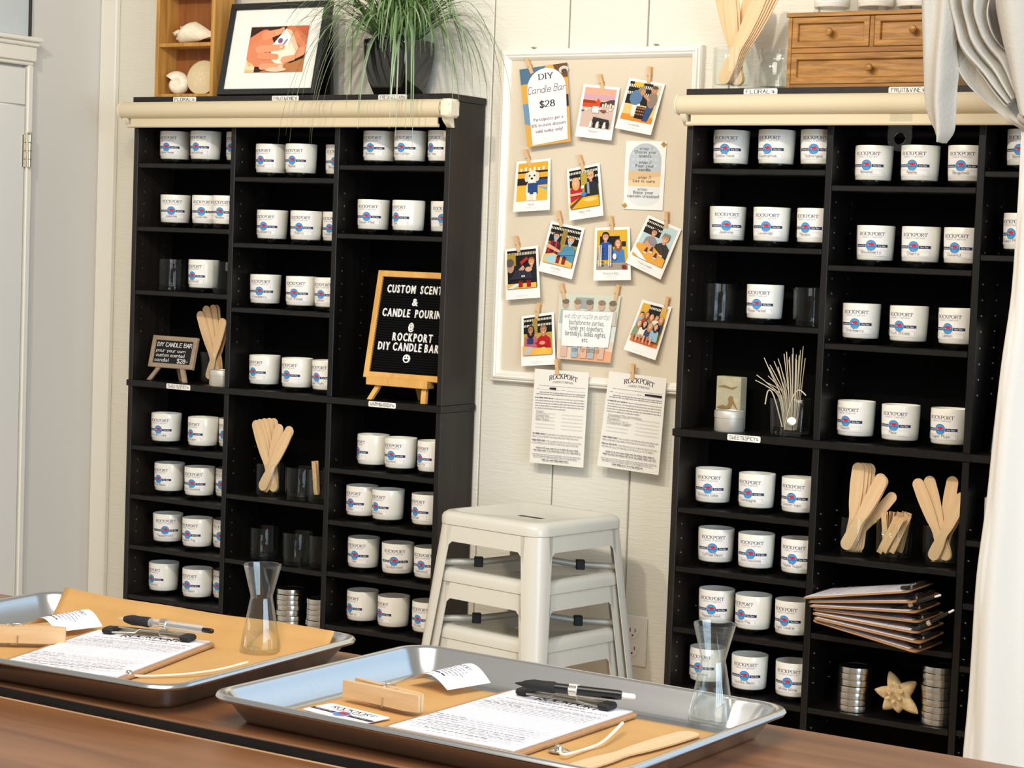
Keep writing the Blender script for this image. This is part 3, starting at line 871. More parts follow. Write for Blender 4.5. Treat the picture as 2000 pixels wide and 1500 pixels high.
# ------------------------------------------------------------------ cards and photographs
def person(a, x, y, s, skin, hair, shirt, long=False, hat=None, mask=None):
    """bust: (x, y) = chin, s = head height"""
    a.poly([(x-s*1.0, y-s*2.4), (x-s*.85, y-s*.55), (x-s*.3, y-s*.12), (x+s*.3, y-s*.12), (x+s*.85, y-s*.55), (x+s*1.0, y-s*2.4)], shirt)
    if long: a.ell(x, y+s*.2, s*.58, s*.95, hair)
    a.rect(x-s*.16, y-s*.25, x+s*.16, y+s*.2, skin)
    a.ell(x, y+s*.62, s*.47, s*.5, hair); a.ell(x, y+s*.47, s*.38, s*.5, skin)
    if not long: a.poly([(x-s*.4, y+s*.6), (x-s*.3, y+s*1.05), (x+s*.3, y+s*1.05), (x+s*.4, y+s*.6), (x+s*.2, y+s*.8), (x-s*.2, y+s*.8)], hair)
    if hat: a.poly([(x-s*.45, y+s*.68), (x-s*.38, y+s*1.12), (x+s*.38, y+s*1.12), (x+s*.45, y+s*.68)], hat)
    for k in (-1, 1): a.ell(x+k*s*.15, y+s*.55, s*.055, s*.05, '3a2418', 8)
    if mask: a.poly([(x-s*.34, y+s*.38), (x+s*.34, y+s*.38), (x+s*.22, y-s*.02), (x-s*.22, y-s*.02)], mask)
    else: a.poly([(x-s*.15, y+s*.24), (x+s*.15, y+s*.24), (x, y+s*.13)], 'f6ece6')
def shelves(a, x0, y0, x1, y1, bg='15130f', n=3, dot='e8e2d2'):
    a.rect(x0, y0, x1, y1, bg)
    for j in range(n):
        yy = y0+(y1-y0)*(j+.25)/n
        k = int((x1-x0)/.055)
        for i in range(k): a.rect(x0+(x1-x0)*(i+.2)/k, yy, x0+(x1-x0)*(i+.75)/k, yy+(y1-y0)*.4/n, dot, lay=a.k)
        a.k += 1
def pic_harbour(a):
    a.rect(0, 0, 1, 1.35, 'e8a58e'); a.rect(0, .95, 1, 1.12, 'c9a0ad'); a.rect(0, .0, 1, .72, 'cdb2a4')
    a.poly([(0, .72), (1, .72), (1, 1.0), (.85, .98), (.7, .9), (.5, .88), (0, .84)], '4a3c34')
    a.poly([(0, .68), (0, .9), (.42, .9), (.47, 1.0), (.55, .9), (.56, .68)], 'cf4a1c'); a.poly([(0, .82), (0, .92), (.38, .92), (.42, .82)], '93341a')
    for i in range(5): a.rect(.62+i*.08, .72, .68+i*.08, .82+.04*(i % 2), 'ded2bd')
    for i in range(9): a.rect(i*.11, .52+.05*(i % 3), .08+i*.11, .57+.05*(i % 3), 'f0eae0' if i % 3 else '50555e')
    a.rect(.35, .5, .55, .72, 'efeae2'); a.rect(.6, .56, .8, .62, 'a3413a')
    a.poly([(.4, .18), (.95, .1), (.92, .3), (.42, .36)], '2b2826')
    for i in range(6): a.poly([(.32+i*.11, 0), (.34+i*.11, .2), (.4+i*.11, .22), (.4+i*.11, 0)], '1d1b1a' if i % 2 else 'efe6dd')
def pic_shoppers(a):
    a.rect(0, 0, 1, 1.3, 'e7c27c'); shelves(a, 0, .55, .75, 1.3); a.rect(.15, 1.15, .45, 1.3, 'e0b43c'); a.rect(.75, .5, 1, 1.3, 'd8c7a8'); a.rect(0, 0, 1, .2, 'd98a2e')
    a.poly([(.3, .15), (.25, .6), (.5, .6), (.52, .15)], 'e9e4da'); a.ell(.32, .78, .2, .26, '56799e'); a.ell(.45, 1.05, .12, .12, '8f826a'); a.ell(.5, .98, .08, .1, 'c08a68')
    a.poly([(.68, .05), (.72, .6), (.95, .6), (.85, .05)], '2e4a78'); a.ell(.84, .78, .15, .28, '8e7a6c'); a.ell(.83, 1.12, .1, .12, 'c08a68'); a.ell(.84, 1.2, .1, .06, '5a4a38')
    a.poly([(.55, .85), (.75, .7), (.78, .78), (.58, .93)], 'c78d6a')
    shelves(a, .42, .1, .7, .5, '201712', 4, 'd9855a')
def pic_dog(a):
    a.rect(0, 0, 1, 1.2, 'e5a52c'); a.rect(0, .88, 1, .94, '1c1a18'); a.rect(0, .5, 1, .72, '26201c'); a.rect(.55, .4, 1, .66, '2b4d86'); a.rect(0, 0, 1, .48, 'f0b23e'); a.poly([(.5, .48), (1, .4), (1, .3), (.7, .42)], '6fa3c2')
    for i in range(6): a.rect(.08+i*.15, .94, .15+i*.15, 1.03+.03*(i % 2), 'dfe6ea')
    a.ell(.5, .32, .2, .36, 'e2d8c6'); a.poly([(.36, .55), (.68, .55), (.7, .2), (.38, .2)], '22447e'); a.rect(.34, 0, .44, .25, 'efe8d8'); a.rect(.56, 0, .66, .25, 'efe8d8')
    a.ell(.5, .75, .2, .2, 'eae0cd'); a.ell(.32, .74, .07, .15, 'd9cbb2'); a.ell(.68, .74, .07, .15, 'd9cbb2'); a.ell(.5, .66, .1, .09, 'f3ebdc')
    a.ell(.42, .78, .03, .03, '241a14', 8); a.ell(.58, .78, .03, .03, '241a14', 8); a.ell(.5, .69, .045, .035, '1a1412', 8)
def pic_couple(a):
    a.rect(0, 0, 1, 1.35, 'b89a3a'); shelves(a, 0, .75, 1, 1.35); a.rect(.4, .75, .62, 1.2, 'b39a3a')
    person(a, .22, .82, .24, 'e8ac8c', 'd9a05e', 'b3232c', long=True); person(a, .76, .92, .26, 'd99a78', '7a5a40', '22262e', hat='c7ad7c')
    a.rect(.62, .45, .7, .85, '8b97a3'); a.rect(.0, .45, .5, .53, 'e0a582'); a.ell(.5, .46, .1, .07, '3f7dc4'); a.rect(.42, .66, .52, .76, 'e8eef4')
    a.poly([(0, 0), (1, 0), (1, .36), (.35, .36), (0, .2)], 'eaa51e'); a.poly([(0, .1), (.4, .4), (.46, .36), (.05, 0)], '5c4634'); a.ell(.72, .25, .25, .07, 'f4c874')
def pic_masks(a):
    a.rect(0, 0, 1, 1.25, 'a58b3f'); shelves(a, 0, .7, 1, 1.25); a.rect(.42, .7, .58, 1.15, '94793a')
    person(a, .25, .78, .24, 'd39b7c', '38261c', '7a2331', mask='7fb2d6'); person(a, .76, .72, .24, 'e0ab8a', 'b18c58', '4c86a4', mask='86b8da')
    for i in range(4): a.rect(.1+i*.1, .35, .14+i*.1, .7, '2b2433' if i % 2 else 'c23a45')
    a.poly([(.0, .5), (.5, .38), (.52, .46), (.05, .62)], 'd8a07e'); a.poly([(.45, .3), (1, .42), (.95, .6), (.45, .4)], '4f8aa8')
    a.poly([(0, 0), (1, 0), (1, .15), (.3, .35), (0, .25)], 'e4b464'); a.poly([(0, .12), (.32, .3), (.6, .12), (.3, 0)], '9cc9cf')
    for x in (.44, .64): a.rect(x, .05, x+.12, .28, '8e1f18'); a.rect(x+.02, .24, x+.1, .32, '3a1a12')
def pic_scarf(a):
    a.rect(0, 0, 1, 1.3, 'd9ab2e'); a.rect(.1, .75, .75, 1.1, '191512'); a.rect(.82, .75, .95, .92, '2a2420'); a.rect(0, 0, 1, .2, '9c9186')
    person(a, .7, .75, .22, 'e3aa8a', '8a5330', '4a7bb5', long=True)
    person(a, .3, .95, .26, 'cf967a', '231a15', '2c4f9c')
    for i in range(6): a.rect(.08, .12+i*.11, .25, .16+i*.11, '3b3733'); a.rect(.4, .12+i*.11, .52, .16+i*.11, '3b3733')
    for x in (.1, .16, .42, .48): a.rect(x, .1, x+.035, .8, 'e9e3d6')
    a.rect(.85, .02, .98, .14, '862420'); a.ell(.62, .42, .06, .1, 'e9e3dc')
def pic_pouring(a):
    a.rect(0, 0, 1, 1.25, 'b9d0d4'); shelves(a, 0, .8, .55, 1.25, '17130f', 3)
    person(a, .35, .8, .22, 'cd9472', '2e2018', '8d8a8c'); person(a, .76, .74, .26, 'dd9a6e', '7b5a3e', '33302f', hat='8a8378')
    a.poly([(0, 0), (1, 0), (1, .25), (.5, .5), (0, .42)], 'e2a23c')
    a.poly([(.2, .45), (.55, .3), (.6, .4), (.25, .6)], 'd0986f'); a.poly([(.6, .5), (.95, .3), (1, .4), (.7, .6)], '3a3634')
    for x, y in ((.35, .2), (.5, .28), (.68, .15), (.82, .3)): a.poly([(x-.07, y), (x+.07, y), (x+.02, y+.2), (x-.02, y+.2)], '5c2a1c'); a.rect(x-.06, y, x+.06, y+.05, 'd9d2c6')
    a.poly([(0, .1), (.25, 0), (.5, 0), (.0, .3)], 'e8eef0')
def pic_dark(a):
    a.rect(0, 0, 1, 1.25, '1b1816'); shelves(a, 0, .8, 1, 1.25, '15120f', 2, 'ddd6c6'); a.rect(0, .75, .3, 1.15, 'a58a3c')
    person(a, .84, .72, .24, 'd99a7c', '9a5e38', '1d1c22'); a.ell(.12, .72, .13, .2, 'b68a72'); a.ell(.1, .85, .14, .14, '5a514c')
    a.poly([(.2, .4), (.55, .75), (.62, .65), (.35, .3)], 'c9977c'); a.poly([(.45, .85), (.7, 1.02), (.74, .92), (.5, .75)], 'a92c2c')
    a.poly([(.1, .3), (.9, .3), (.8, .55), (.3, .6)], '2a2a38'); a.ell(.75, .6, .12, .08, 'd9a488'); a.rect(.5, .36, .54, .42, 'e8e8ea'); a.rect(.57, .36, .61, .42, 'e8e8ea')
    a.rect(0, 0, 1, .16, 'e3b052'); a.poly([(0, 0), (.3, .16), (.5, .16), (.2, 0)], 'cfe0e0')
    for x in (.4, .68): a.rect(x, .03, x+.14, .24, '9a1a12'); a.rect(x+.03, .2, x+.11, .27, '4a120c')
def pic_ladies(a):
    a.rect(0, 0, 1, 1.25, 'b59a4a'); shelves(a, 0, .72, 1, 1.25); a.rect(.32, .72, .5, 1.2, 'a08640')
    person(a, .26, .72, .24, 'a8714e', '1c1614', 'b5607a', long=True); person(a, .72, .66, .26, 'c08a68', '8a6a52', 'b3141d')
    a.rect(.15, .38, .36, .55, '2a3a5c'); a.poly([(.4, .4), (.6, .28), (.9, .3), (.9, .45)], 'b3141d'); a.ell(.68, .38, .1, .06, 'cf9a7a')
    a.poly([(0, 0), (1, 0), (1, .2), (.4, .24), (0, .32)], 'e2ae58'); a.poly([(.0, .1), (.2, .28), (.36, .26), (.2, 0)], 'b9b9bc'); a.ell(.72, .16, .09, .08, 'eccc96'); a.poly([(.4, 0), (.5, .2), (1, .16), (1, 0)], 'ebb64a')
def pic_group(a):
    a.rect(0, 0, 1, 1.35, 'd8a83c'); shelves(a, .3, .95, .75, 1.35, '1c1812', 2); a.rect(0, 0, 1, .15, 'd9743c')
    q = (('e2a686', '3a2a20', '8fb6cf'), ('d99c7c', '7a4a2c', 'b04a3c'), ('e6b294', 'a8743c', '7d9a7a'), ('dca282', '2c201a', 'e6e0d6'), ('e0aa8a', 'b8864c', '3c4460'))
    for i, x in enumerate((.12, .32, .52, .72, .9)): person(a, x, .88+.03*(i % 2), .16, *q[i], long=(i in (1, 2, 4)))
    for i, x in enumerate((.18, .4, .62, .84)): person(a, x, .58+.02*(i % 2), .17, *q[(i+2) % 5], long=True)
    for i in range(6): a.poly([(.12+i*.13, .05), (.1+i*.13, .3), (.18+i*.13, .3), (.17+i*.13, .05)], 'e0a080' if i % 2 else 'c47a50')
def polaroid(pic, asp, cap, edge='f1eeea', sub=True):
    """a card 1 wide and asp tall with a photograph pic(a) scaled into it"""
    a = Art(); a.rect(0, 0, 1, asp, edge, 0)
    s = Art(); pic(s)
    x0, x1, y0, y1 = .07, .93, asp*.20, asp*.95
    H = max(p[1] for pts, c, l in s.p for p in pts)
    from_y = lambda y: y0+(y1-y0)*min(max(y, 0), H)/H
    for pts, c, l in s.p:
        a.p.append(([(x0+(x1-x0)*min(max(x, 0), 1), from_y(y)) for x, y in pts], c, l+1))
    a.k = s.k+2
    a.text(cap, .5, asp*.115, .045, '55525a', 'hand', w=.1, shear=.25)
    if sub: a.text('candle bar', .5, asp*.055, .026, 'b0aab0', 'hand', w=.09, width=.34)
    return a
def hang_card(corners, ytop, ybot, art, asp, label, cat='photo', name='photo_card', group='photographs and cards on the board'):
    TL, TR = onY(*corners[0], ytop), onY(*corners[1], ytop)
    BR, BL = onY(*corners[2], ybot), onY(*corners[3], ybot)
    n = (TR-TL).cross(BL-TL).normalized()
    if n.y > 0: n = -n
    def f(u, v, h):
        v = v/asp
        t = TL.lerp(TR, u); bt = BL.lerp(BR, u)
        p = bt.lerp(t, v)
        return p+n*h
    mb = MB()
    pts = [(0, 0), (1, 0), (1, asp), (0, asp)]
    mb.prism(pts, -.0006, -.0002, f, 0, (.9, .88, .85))
    art.put(mb, f, 0, .00016)
    c = (TL+TR)/2
    o = mb.build(name, 'ink', None, smooth=0, origin=c)
    return tag(o, label, cat, group)
PG = 'small clothespins on the bulletin board'
def P4(*a): return [(a[i], a[i+1]) for i in range(0, 8, 2)]
CARDS = [
 (P4(1140,164, 1211,171, 1194,274.5, 1123,266), pic_harbour, 'Rockport', 'photo card of a red fishing shack and harbour at sunset', (1172,145,1179,177)),
 (P4(1229,152, 1299,164, 1271,264, 1201,250), pic_shoppers, 'Candle Bar', 'tilted photo card of two standing people in caps beside shelves', (1270,133,1268,161)),
 (P4(1009,316, 1075.5,309, 1073.5,410, 1002,414), pic_dog, 'Murph', 'photo card of a white dog in a blue apron', (1028,295,1035,320)),
 (P4(1107,331, 1171,318, 1178.5,421, 1112,431), pic_couple, 'Megan & Ben', 'photo card of a blonde woman in red beside a man in a knit hat', (1133,305,1140,332)),
 (P4(1076,432, 1142,446, 1116.6,545.5, 1051,529), pic_masks, 'Jim & Kelly', 'tilted photo card of a bearded man and a woman in blue masks', (1092,414,1097,441)),
 (P4(1162,445, 1230,443, 1232,547, 1159,548), pic_scarf, 'Michael & Abby', 'photo card of a man in a plaid scarf with a red haired woman', (1194,424,1197,453)),
 (P4(1266,420, 1331,448, 1290,546, 1221.6,513), pic_pouring, 'Kyle & Joseph', 'strongly tilted photo card of two people pouring at a table', (1303,414,1302,446)),
 (P4(986,487, 1051,479.5, 1055,581, 988,586), pic_dark, '', 'photo card of dark clothed people with two red bottles, at the board left edge', (1009,463,1014,490)),
 (P4(1018.6,618, 1081.7,609, 1085,712, 1018,715), pic_ladies, '', 'photo card of two smiling women, one in a bright red cardigan', (1054,594,1049,621)),
 (P4(1254.5,585, 1312,600, 1280,703.6, 1218,682.5), pic_group, '', 'tilted photo card of a crowd of nine people in two rows', (1305,583,1299,609)),
]
CY = FY-.0055
for cs, pic, cap, lab, pn in CARDS:
    a_ = polaroid(pic, 1.5, cap)
    hang_card(cs, CY, CY-.016, a_, 1.5, lab)
    what = lab.replace('strongly tilted ', '').replace('tilted ', '').replace('photo card of ', '')
    what = ' '.join(what.split()[:8]).rstrip(',')
    small_pin(*pn, CY, 'small wooden clothespin holding the photo of '+what, PG)
# price card
a_ = Art(); asp = 1.72
a_.rect(0, 0, 1, asp, 'd9a54a', 0)
a_.poly([(0, asp*.8), (0, asp), (.55, asp), (.3, asp*.8)], '51708a'); a_.poly([(.7, asp), (1, asp), (1, asp*.82), (.8, asp*.82)], '6b4a32'); a_.poly([(0, asp*.3), (0, asp*.55), (.14, asp*.55), (.2, asp*.25)], '6f93b4'); a_.ell(.92, asp*.92, .1, .08, 'cfc9bf'); a_.ell(.93, asp*.9, .06, .05, '5a4632')
a_.rect(.86, asp*.45, 1, asp*.6, '3a2a22')
a_.poly([(.13, .02), (.95, .06)]+arc(.54, asp*.70, .415, asp*.27, 0, 180, 18), 'ece6ea')
a_.text('DIY', .54, asp*.83, .13, '3a3440', 'serif', width=.32, w=.10)
a_.text('Candle Bar', .54, asp*.665, .15, '3a3640', 'hand', width=.80, w=.075, shear=.18)
a_.text('$28', .54, asp*.475, .14, '2c2a38', 'serif', width=.34, w=.10)
for t, y in (('Participants get a', .31), ('10% in-store discount', .235), ('valid today only!', .16)): a_.text(t, .54, asp*y, .07, '6a6470', 'type', width=.0365*len(t))
hang_card(P4(1014.5,136, 1108,122, 1114,276, 1030,288), CY, CY-.015, a_, asp, 'price card with white arch reading DIY Candle Bar $28 at the board top left', 'card', 'price_card')
small_pin(1030, 114, 1040, 143, CY, 'small wooden clothespin on the DIY price card', PG)
# steps card held by two gold pins
a_ = Art(); asp = 1.75
a_.rect(0, 0, 1, asp, 'f0efec', 0)
arch = [(.1, asp*.14)]+arc(.5, asp*.2, .4, asp*.15, 180, 360, 14)+arc(.5, asp*.72, .4, asp*.25, 0, 180, 16)
def band(y0, y1, col):
    a_.poly([(min(max(x, .1), .9), min(max(y, y0), y1)) for x, y in arch], col)
band(asp*.05, asp*.34, 'dfe3e3'); band(asp*.34, asp*.56, 'e6cba2'); band(asp*.56, asp*.98, 'b9c2c9')
a_.poly([(.1, asp*.42), (.9, asp*.5), (.9, asp*.56), (.1, asp*.56)], 'd9b98c')
for j in range(3):
    for i in range(6): a_.rect(.18+i*.11, asp*(.62+j*.09), .25+i*.11, asp*(.66+j*.09), 'c7ced3', a_.k+1)
a_.k += 2
for t, y, fnt in (('step 1', .875, 'hand'), ('Choose your', .82, 'type'), ('scents', .765, 'type'), ('step 2', .675, 'hand'), ('Pour your', .62, 'type'), ('candle', .565, 'type'), ('step 3', .455, 'hand'), ('Let it cure', .40, 'type'), ('step 4', .285, 'hand'), ('Enjoy your', .235, 'type'), ('custom creation!', .18, 'type')):
    a_.text(t, .5, asp*y, .075 if fnt == 'type' else .07, '565a60', fnt, width=.05*len(t), w=.08, shear=0 if fnt == 'type' else .25)
hang_card(P4(1223,275, 1302,276.5, 1294,411.5, 1217,408), FY-.002, FY-.003, a_, asp, 'pale instruction card with a grey arch listing the candle steps', 'card', 'instruction_card')
for px, py, w in ((1297, 282, 'top right'), (1221, 401, 'bottom left')):
    p = onY(px, py, FY-.003)
    mb = MB(); mb.lathe([(0, .012), (.0018, .0118), (.0062, .001), (.0065, 0), (0, 0)], 4, axis='y', cap=False)
    mb.v = [(x, -y, z) for x, y, z in mb.v]
    o = mb.build('push_pin', 'pushpin', None, smooth=0, origin=(0, 0, 0)); o.location = p
    tag(o, 'gold pyramid push pin in the %s corner of the instruction card' % w, 'push pin', 'gold push pins')
# private events card
a_ = Art(); asp = 1.08
a_.rect(0, 0, 1, asp, 'd7ddd6', 0)
a_.rect(0, asp*.6, 1, asp, 'cdd0be'); a_.rect(.28, asp*.78, .58, asp*.95, '9aa3a0'); a_.rect(0, 0, 1, asp*.3, 'dfc9b4'); a_.poly([(.25, 0), (1, 0), (1, asp*.16), (.55, asp*.2)], 'e2a883')
for i, x in enumerate((.12, .32, .52, .72, .9)):
    a_.ell(x, asp*.83, .055, .07, ('b9a08c', 'caa894')[i % 2]); a_.ell(x, asp*.88, .06, .045, ('75695c', '8d7a66')[i % 2]); a_.poly([(x-.1, asp*.55), (x-.07, asp*.76), (x+.07, asp*.76), (x+.1, asp*.55)], ('a9b8b8', 'c9bfae', 'b8a79a')[i % 3])
for i, x in enumerate((.14, .34, .5, .64, .82)): a_.poly([(x-.07, .04), (x-.05, asp*.32), (x+.05, asp*.32), (x+.05, .04)], ('d4b09c', '9fb4bd', 'd9b096', 'a8b2b2')[i % 4])
a_.poly([(.09, asp*.2), (.93, asp*.22), (.93, asp*.75), (.09, asp*.74)], 'e8ece9')
a_.text('we do private events!', .5, asp*.63, .10, '3e4046', 'hand', width=.76, w=.055, shear=.2)
for t, y in (('bachelorette parties,', .535), ('family get togethers,', .45), ('birthdays, ladies nights,', .365), ('etc.', .28)): a_.text(t, .51, asp*y, .085, '6f7276', 'type', width=.0285*len(t))
a_.text('ask for details', .53, asp*.13, .09, '45464c', 'hand', width=.5, w=.055, shear=.2)
hang_card(P4(1092,572.5, 1213,578, 1192,709, 1087.5,700), CY, CY-.012, a_, asp, 'wide card reading we do private events, hung by two clothespins', 'card', 'event_card')
small_pin(1098, 555, 1103, 583, CY, 'small wooden clothespin at the left corner of the private events card', PG)
small_pin(1209, 558, 1203, 587, CY, 'small wooden clothespin at the right corner of the private events card', PG)

# ------------------------------------------------------------------ printed order forms
def form_art(seed, asp=1.5, hand_notes=True, names=('', ''), bar=None):
    r = random.Random(seed)
    a = Art(); a.rect(0, 0, 1, asp, 'e9e5dc' if hand_notes else 'f0edf0', 0)
    a.text('ROCKPORT', .54, asp*.915, .075, '4a3f48', 'serif', width=.52, w=.13, arch=.045)
    a.text('CANDLE COMPANY', .54, asp*.868, .033, '8d8590', 'serif', width=.38, w=.12, arch=.012)
    a.words(.1, .95, asp*.825, 'aca7b0', .016, rnd=r)
    a.words(.06, .12, asp*.79, 'aca7b0', .014, rnd=r); a.lines(.14, .5, [asp*.787], 'b5b0b4', .004); a.words(.52, .6, asp*.79, 'aca7b0', .014, rnd=r); a.lines(.62, .96, [asp*.787], 'b5b0b4', .004)
    if bar:
        a.poly([(bar[0], asp*.795), (bar[1], asp*.79), (bar[1], asp*.815), (bar[0], asp*.812)], '201d20')
    a.words(.12, .96, asp*.755, '98929c', .018, rnd=r); a.words(.06, .96, asp*.735, '98929c', .018, rnd=r)
    a.words(.04, .38, asp*.695, '6c6670', .022, rnd=r); a.words(.4, .96, asp*.695, 'aca7b0', .017, rnd=r)
    for i in range(4): a.words(.05, .96, asp*(.667-.027*i), 'a39da6', .017, 1 if i < 3 else .62, rnd=r)
    a.lines(.08, .44, [asp*(.535-.038*i) for i in range(5)], 'a9a4a8', .004); a.lines(.56, .95, [asp*(.535-.038*i) for i in range(5)], 'a9a4a8', .004)
    if hand_notes:
        for i, t in enumerate(names): a.text(t, .08, asp*(.542-.038*i), .04, '77717a', 'hand', align='l', w=.09, shear=.15)
    for y, n in ((.315, 1), (.245, 1)):
        a.words(.04, .30, asp*y, '6c6670', .022, rnd=r); a.words(.32, .96, asp*y, 'aca7b0', .017, rnd=r); a.words(.04, .9, asp*(y-.027), 'a39da6', .017, rnd=r)
    a.words(.12, .92, asp*.165, '88828c', .022, rnd=r); a.words(.08, .95, asp*.138, '88828c', .022, rnd=r)
    a.words(.06, .96, asp*.095, '98929c', .017, rnd=r); a.words(.08, .9, asp*.072, '98929c', .017, rnd=r)
    a.words(.25, .75, asp*.04, '6c6670', .022, rnd=r)
    return a
hang_card(P4(1044.8,720, 1150,727.6, 1139,913.4, 1034,903), .118, .114, form_art(1, names=('Violet', 'Campfire', 'Ope Music'), bar=(.3, .42)), 1.5, 'filled in paper form hanging below the board, left one of the two', 'form', 'order_form', 'paper forms hanging below the board')
hang_card(P4(1190,725, 1302,739, 1286,928, 1166,909.6), .118, .112, form_art(2, names=('Toasted Marshmallow', 'Pumpkin', 'Cinnamon Sugar'), bar=(.66, .95)), 1.5, 'filled in paper form hanging below the board, beside the right shelf unit', 'form', 'order_form', 'paper forms hanging below the board')
small_pin(1088, 704, 1089.5, 731, .118, 'small wooden clothespin holding the left paper form', PG)
small_pin(1237, 713, 1236, 741, .118, 'small wooden clothespin holding the right paper form', PG)

# wall outlet
root = thing('wall_outlet', 'white wall outlet on the plank wall behind the stool stack', 'outlet', (1.476, WY, .42))
mb = MB(); mb.box(1.437, 1.507, WY-.006, WY, .36, .478, b=.002); mb.build('cover_plate', 'outlet', root, smooth=0)
for z in (.398, .44):
    mb = MB(); mb.lathe([(.016, 0), (.0165, .002), (.0155, .003), (0, .003)], 20, axis='y'); mb.v = [(x+1.472, WY-.006-y, zz+z) for x, y, zz in mb.v]
    so = mb.build('socket', 'outlet', root)
    for x0, x1, z1 in ((1.4645, 1.4665, .009), (1.4775, 1.4795, .008), (1.470, 1.474, -.006)):
        mb = MB(); mb.box(x0, x1, WY-.0095, WY-.0088, z+min(0, z1-.004), z+z1); mb.build('slot', 'slot', so, smooth=0)
# ================================================================== ON TOP OF THE LEFT UNIT
# shadow box shelf with shells
bxl, bxr, byf, byb = .041, .240, .028, .108
root = thing('wooden_shadow_box', 'tall weathered wooden shadow box holding shells, on the left shelf unit top', 'display box', ((bxl+bxr)/2, .07, UZ))
H = .43
def bpart(nm, mt, *a):
    mb = MB(); mb.box(*a, b=.0012); return mb.build(nm, mt, root, smooth=0)
bpart('side_panel', 'oldwood', bxl, bxl+.011, byf, byb, UZ, UZ+H); bpart('side_panel', 'oldwood', bxr-.011, bxr, byf, byb, UZ, UZ+H)
bpart('top_panel', 'oldwood', bxl+.011, bxr-.011, byf, byb, UZ+H-.011, UZ+H)
bpart('back_panel', 'boxback', bxl+.011, bxr-.011, byb-.006, byb, UZ+.002, UZ+H-.011)
for z in (.0, .132, .275): bpart('shelf', 'oldwood', bxl+.011, bxr-.011, byf+.002, byb-.006, UZ+z, UZ+z+.010)

def spiral_shell(mb, turns, b, c0, h0, r0, n=16, m=22, knobs=0, kh=0.0, mi=0):
    """log spiral shell about local z, aperture end at angle 0; returns scale list"""
    N = int(turns*m); rings = []
    for i in range(N+1):
        t = i/m*2*PI; e = math.exp(b*(t-turns*2*PI))
        cx, cy, cz = c0*e*math.cos(t), c0*e*math.sin(t), -h0*e
        ring = []
        for k in range(n):
            a = 2*PI*k/n
            rr = r0*e
            if knobs and abs(math.sin(a)-.8) < .35 and i % max(1, (m//knobs)) == 0: rr *= 1+kh
            d = rr*math.cos(a)
            ring.append((cx+d*math.cos(t), cy+d*math.sin(t), cz+rr*math.sin(a)*1.15))
        rings.append(ring)
    mb.loops(rings, mi, capa=True, capb=False)
    return rings[-1]
# moon snail
root = thing('moon_snail_shell', 'round white snail shell at the lower left of the shadow box', 'seashell', (.097, .052, UZ+.0055))
mb = MB()
T0 = Matrix.Translation((0, 0, .033)) @ Matrix.Rotation(math.radians(25), 4, 'Z') @ Matrix.Rotation(math.radians(78), 4, 'X') @ Matrix.Rotation(math.radians(-60), 4, 'Z') @ Matrix.Scale(1.3, 4)
mb.T = T0
last = spiral_shell(mb, 3.6, .105, .0165, .010, .0155, 18, 26)
mb.build('whorl', 'shell', root, world=False, smooth=70)
mb = MB(); mb.T = T0
c_ = [sum(p[i] for p in last)/len(last) for i in range(3)]
mb.loops([last, [tuple(c_[i]+(p[i]-c_[i])*.55 for i in range(3)) for p in last]], 0, capb=True)
mb.build('aperture', 'shellin', root, world=False, smooth=60)
# conch
root = thing('conch_shell', 'large knobbed white conch on the shadow box middle shelf', 'seashell', (.140, .064, UZ+.1298))
mb = MB()
T0 = Matrix.Translation((-.018, 0, .033)) @ Matrix.Rotation(math.radians(18), 4, 'Y') @ Matrix.Rotation(math.radians(-98), 4, 'Y') @ Matrix.Rotation(math.radians(150), 4, 'Z') @ Matrix.Scale(1.25, 4)
mb.T = T0
N = 3.6; m_ = 24; rings = []
for i in range(int(N*m_)+1):
    t = i/m_*2*PI; e = math.exp(.19*(t-N*2*PI)); ring = []
    for k in range(20):
        a = 2*PI*k/20
        rr = .021*e
        kn = 1.0
        if i % 4 == 0 and i > m_ and k in (4, 5, 6): kn = 1.42
        # drawn out towards the canal on the lower side
        sz = rr*math.sin(a)*1.1
        if math.sin(a) < 0: sz *= 2.9
        d = rr*math.cos(a)*kn*(1 if math.sin(a) > -.3 else max(.25, 1+math.sin(a)*.8))
        ring.append(((.012*e+d)*math.cos(t), (.012*e+d)*math.sin(t), .045-.062*e+sz*kn))
    rings.append(ring)
mb.loops(rings, 0, capa=True)
mb.build('whorl', 'shell', root, world=False, smooth=60)
mb = MB(); mb.T = T0
last = rings[-1]; c_ = [sum(p[i] for p in last)/len(last) for i in range(3)]
mb.loops([last, [tuple(c_[i]+(p[i]-c_[i])*.6 for i in range(3)) for p in last]], 0, capb=True)
mb.build('aperture', 'shellin', root, world=False, smooth=60)
# sand dollar leaning in the corner
root = thing('sand_dollar', 'pale round sand dollar leaning at the lower right of the shadow box', 'seashell', (.166, .066, UZ+.0112), rot=(math.radians(-12), 0, math.radians(12)))
mb = MB()
mb.lathe([(0, -.002), (.034, -.002), (.0365, .001), (.030, .005), (.015, .0085), (0, .0095)], 40, cap=False, axis='y')
mb.v = [(x*1.22, -y, z*1.26+.0455) for x, y, z in mb.v]
mb.build('disc', 'sand', root, world=False, smooth=60)
for k in range(5):
    a = PI/2+k*2*PI/5; pth = []
    for j in range(17):
        t = 2*PI*j/16; rr = .004+.017*(1-math.cos(t))/2; w = .0042*math.sin(t)
        x = rr*math.cos(a)-w*math.sin(a); z = rr*math.sin(a)+w*math.cos(a)
        q_ = math.hypot(x, z); pth.append((x*1.22, -(.0096-.0045*(q_/.03)**1.4), .0455+z*1.26))
    mb = MB(); mb.tube(pth, .0007, 5); mb.build('petal', 'shell', root, world=False)

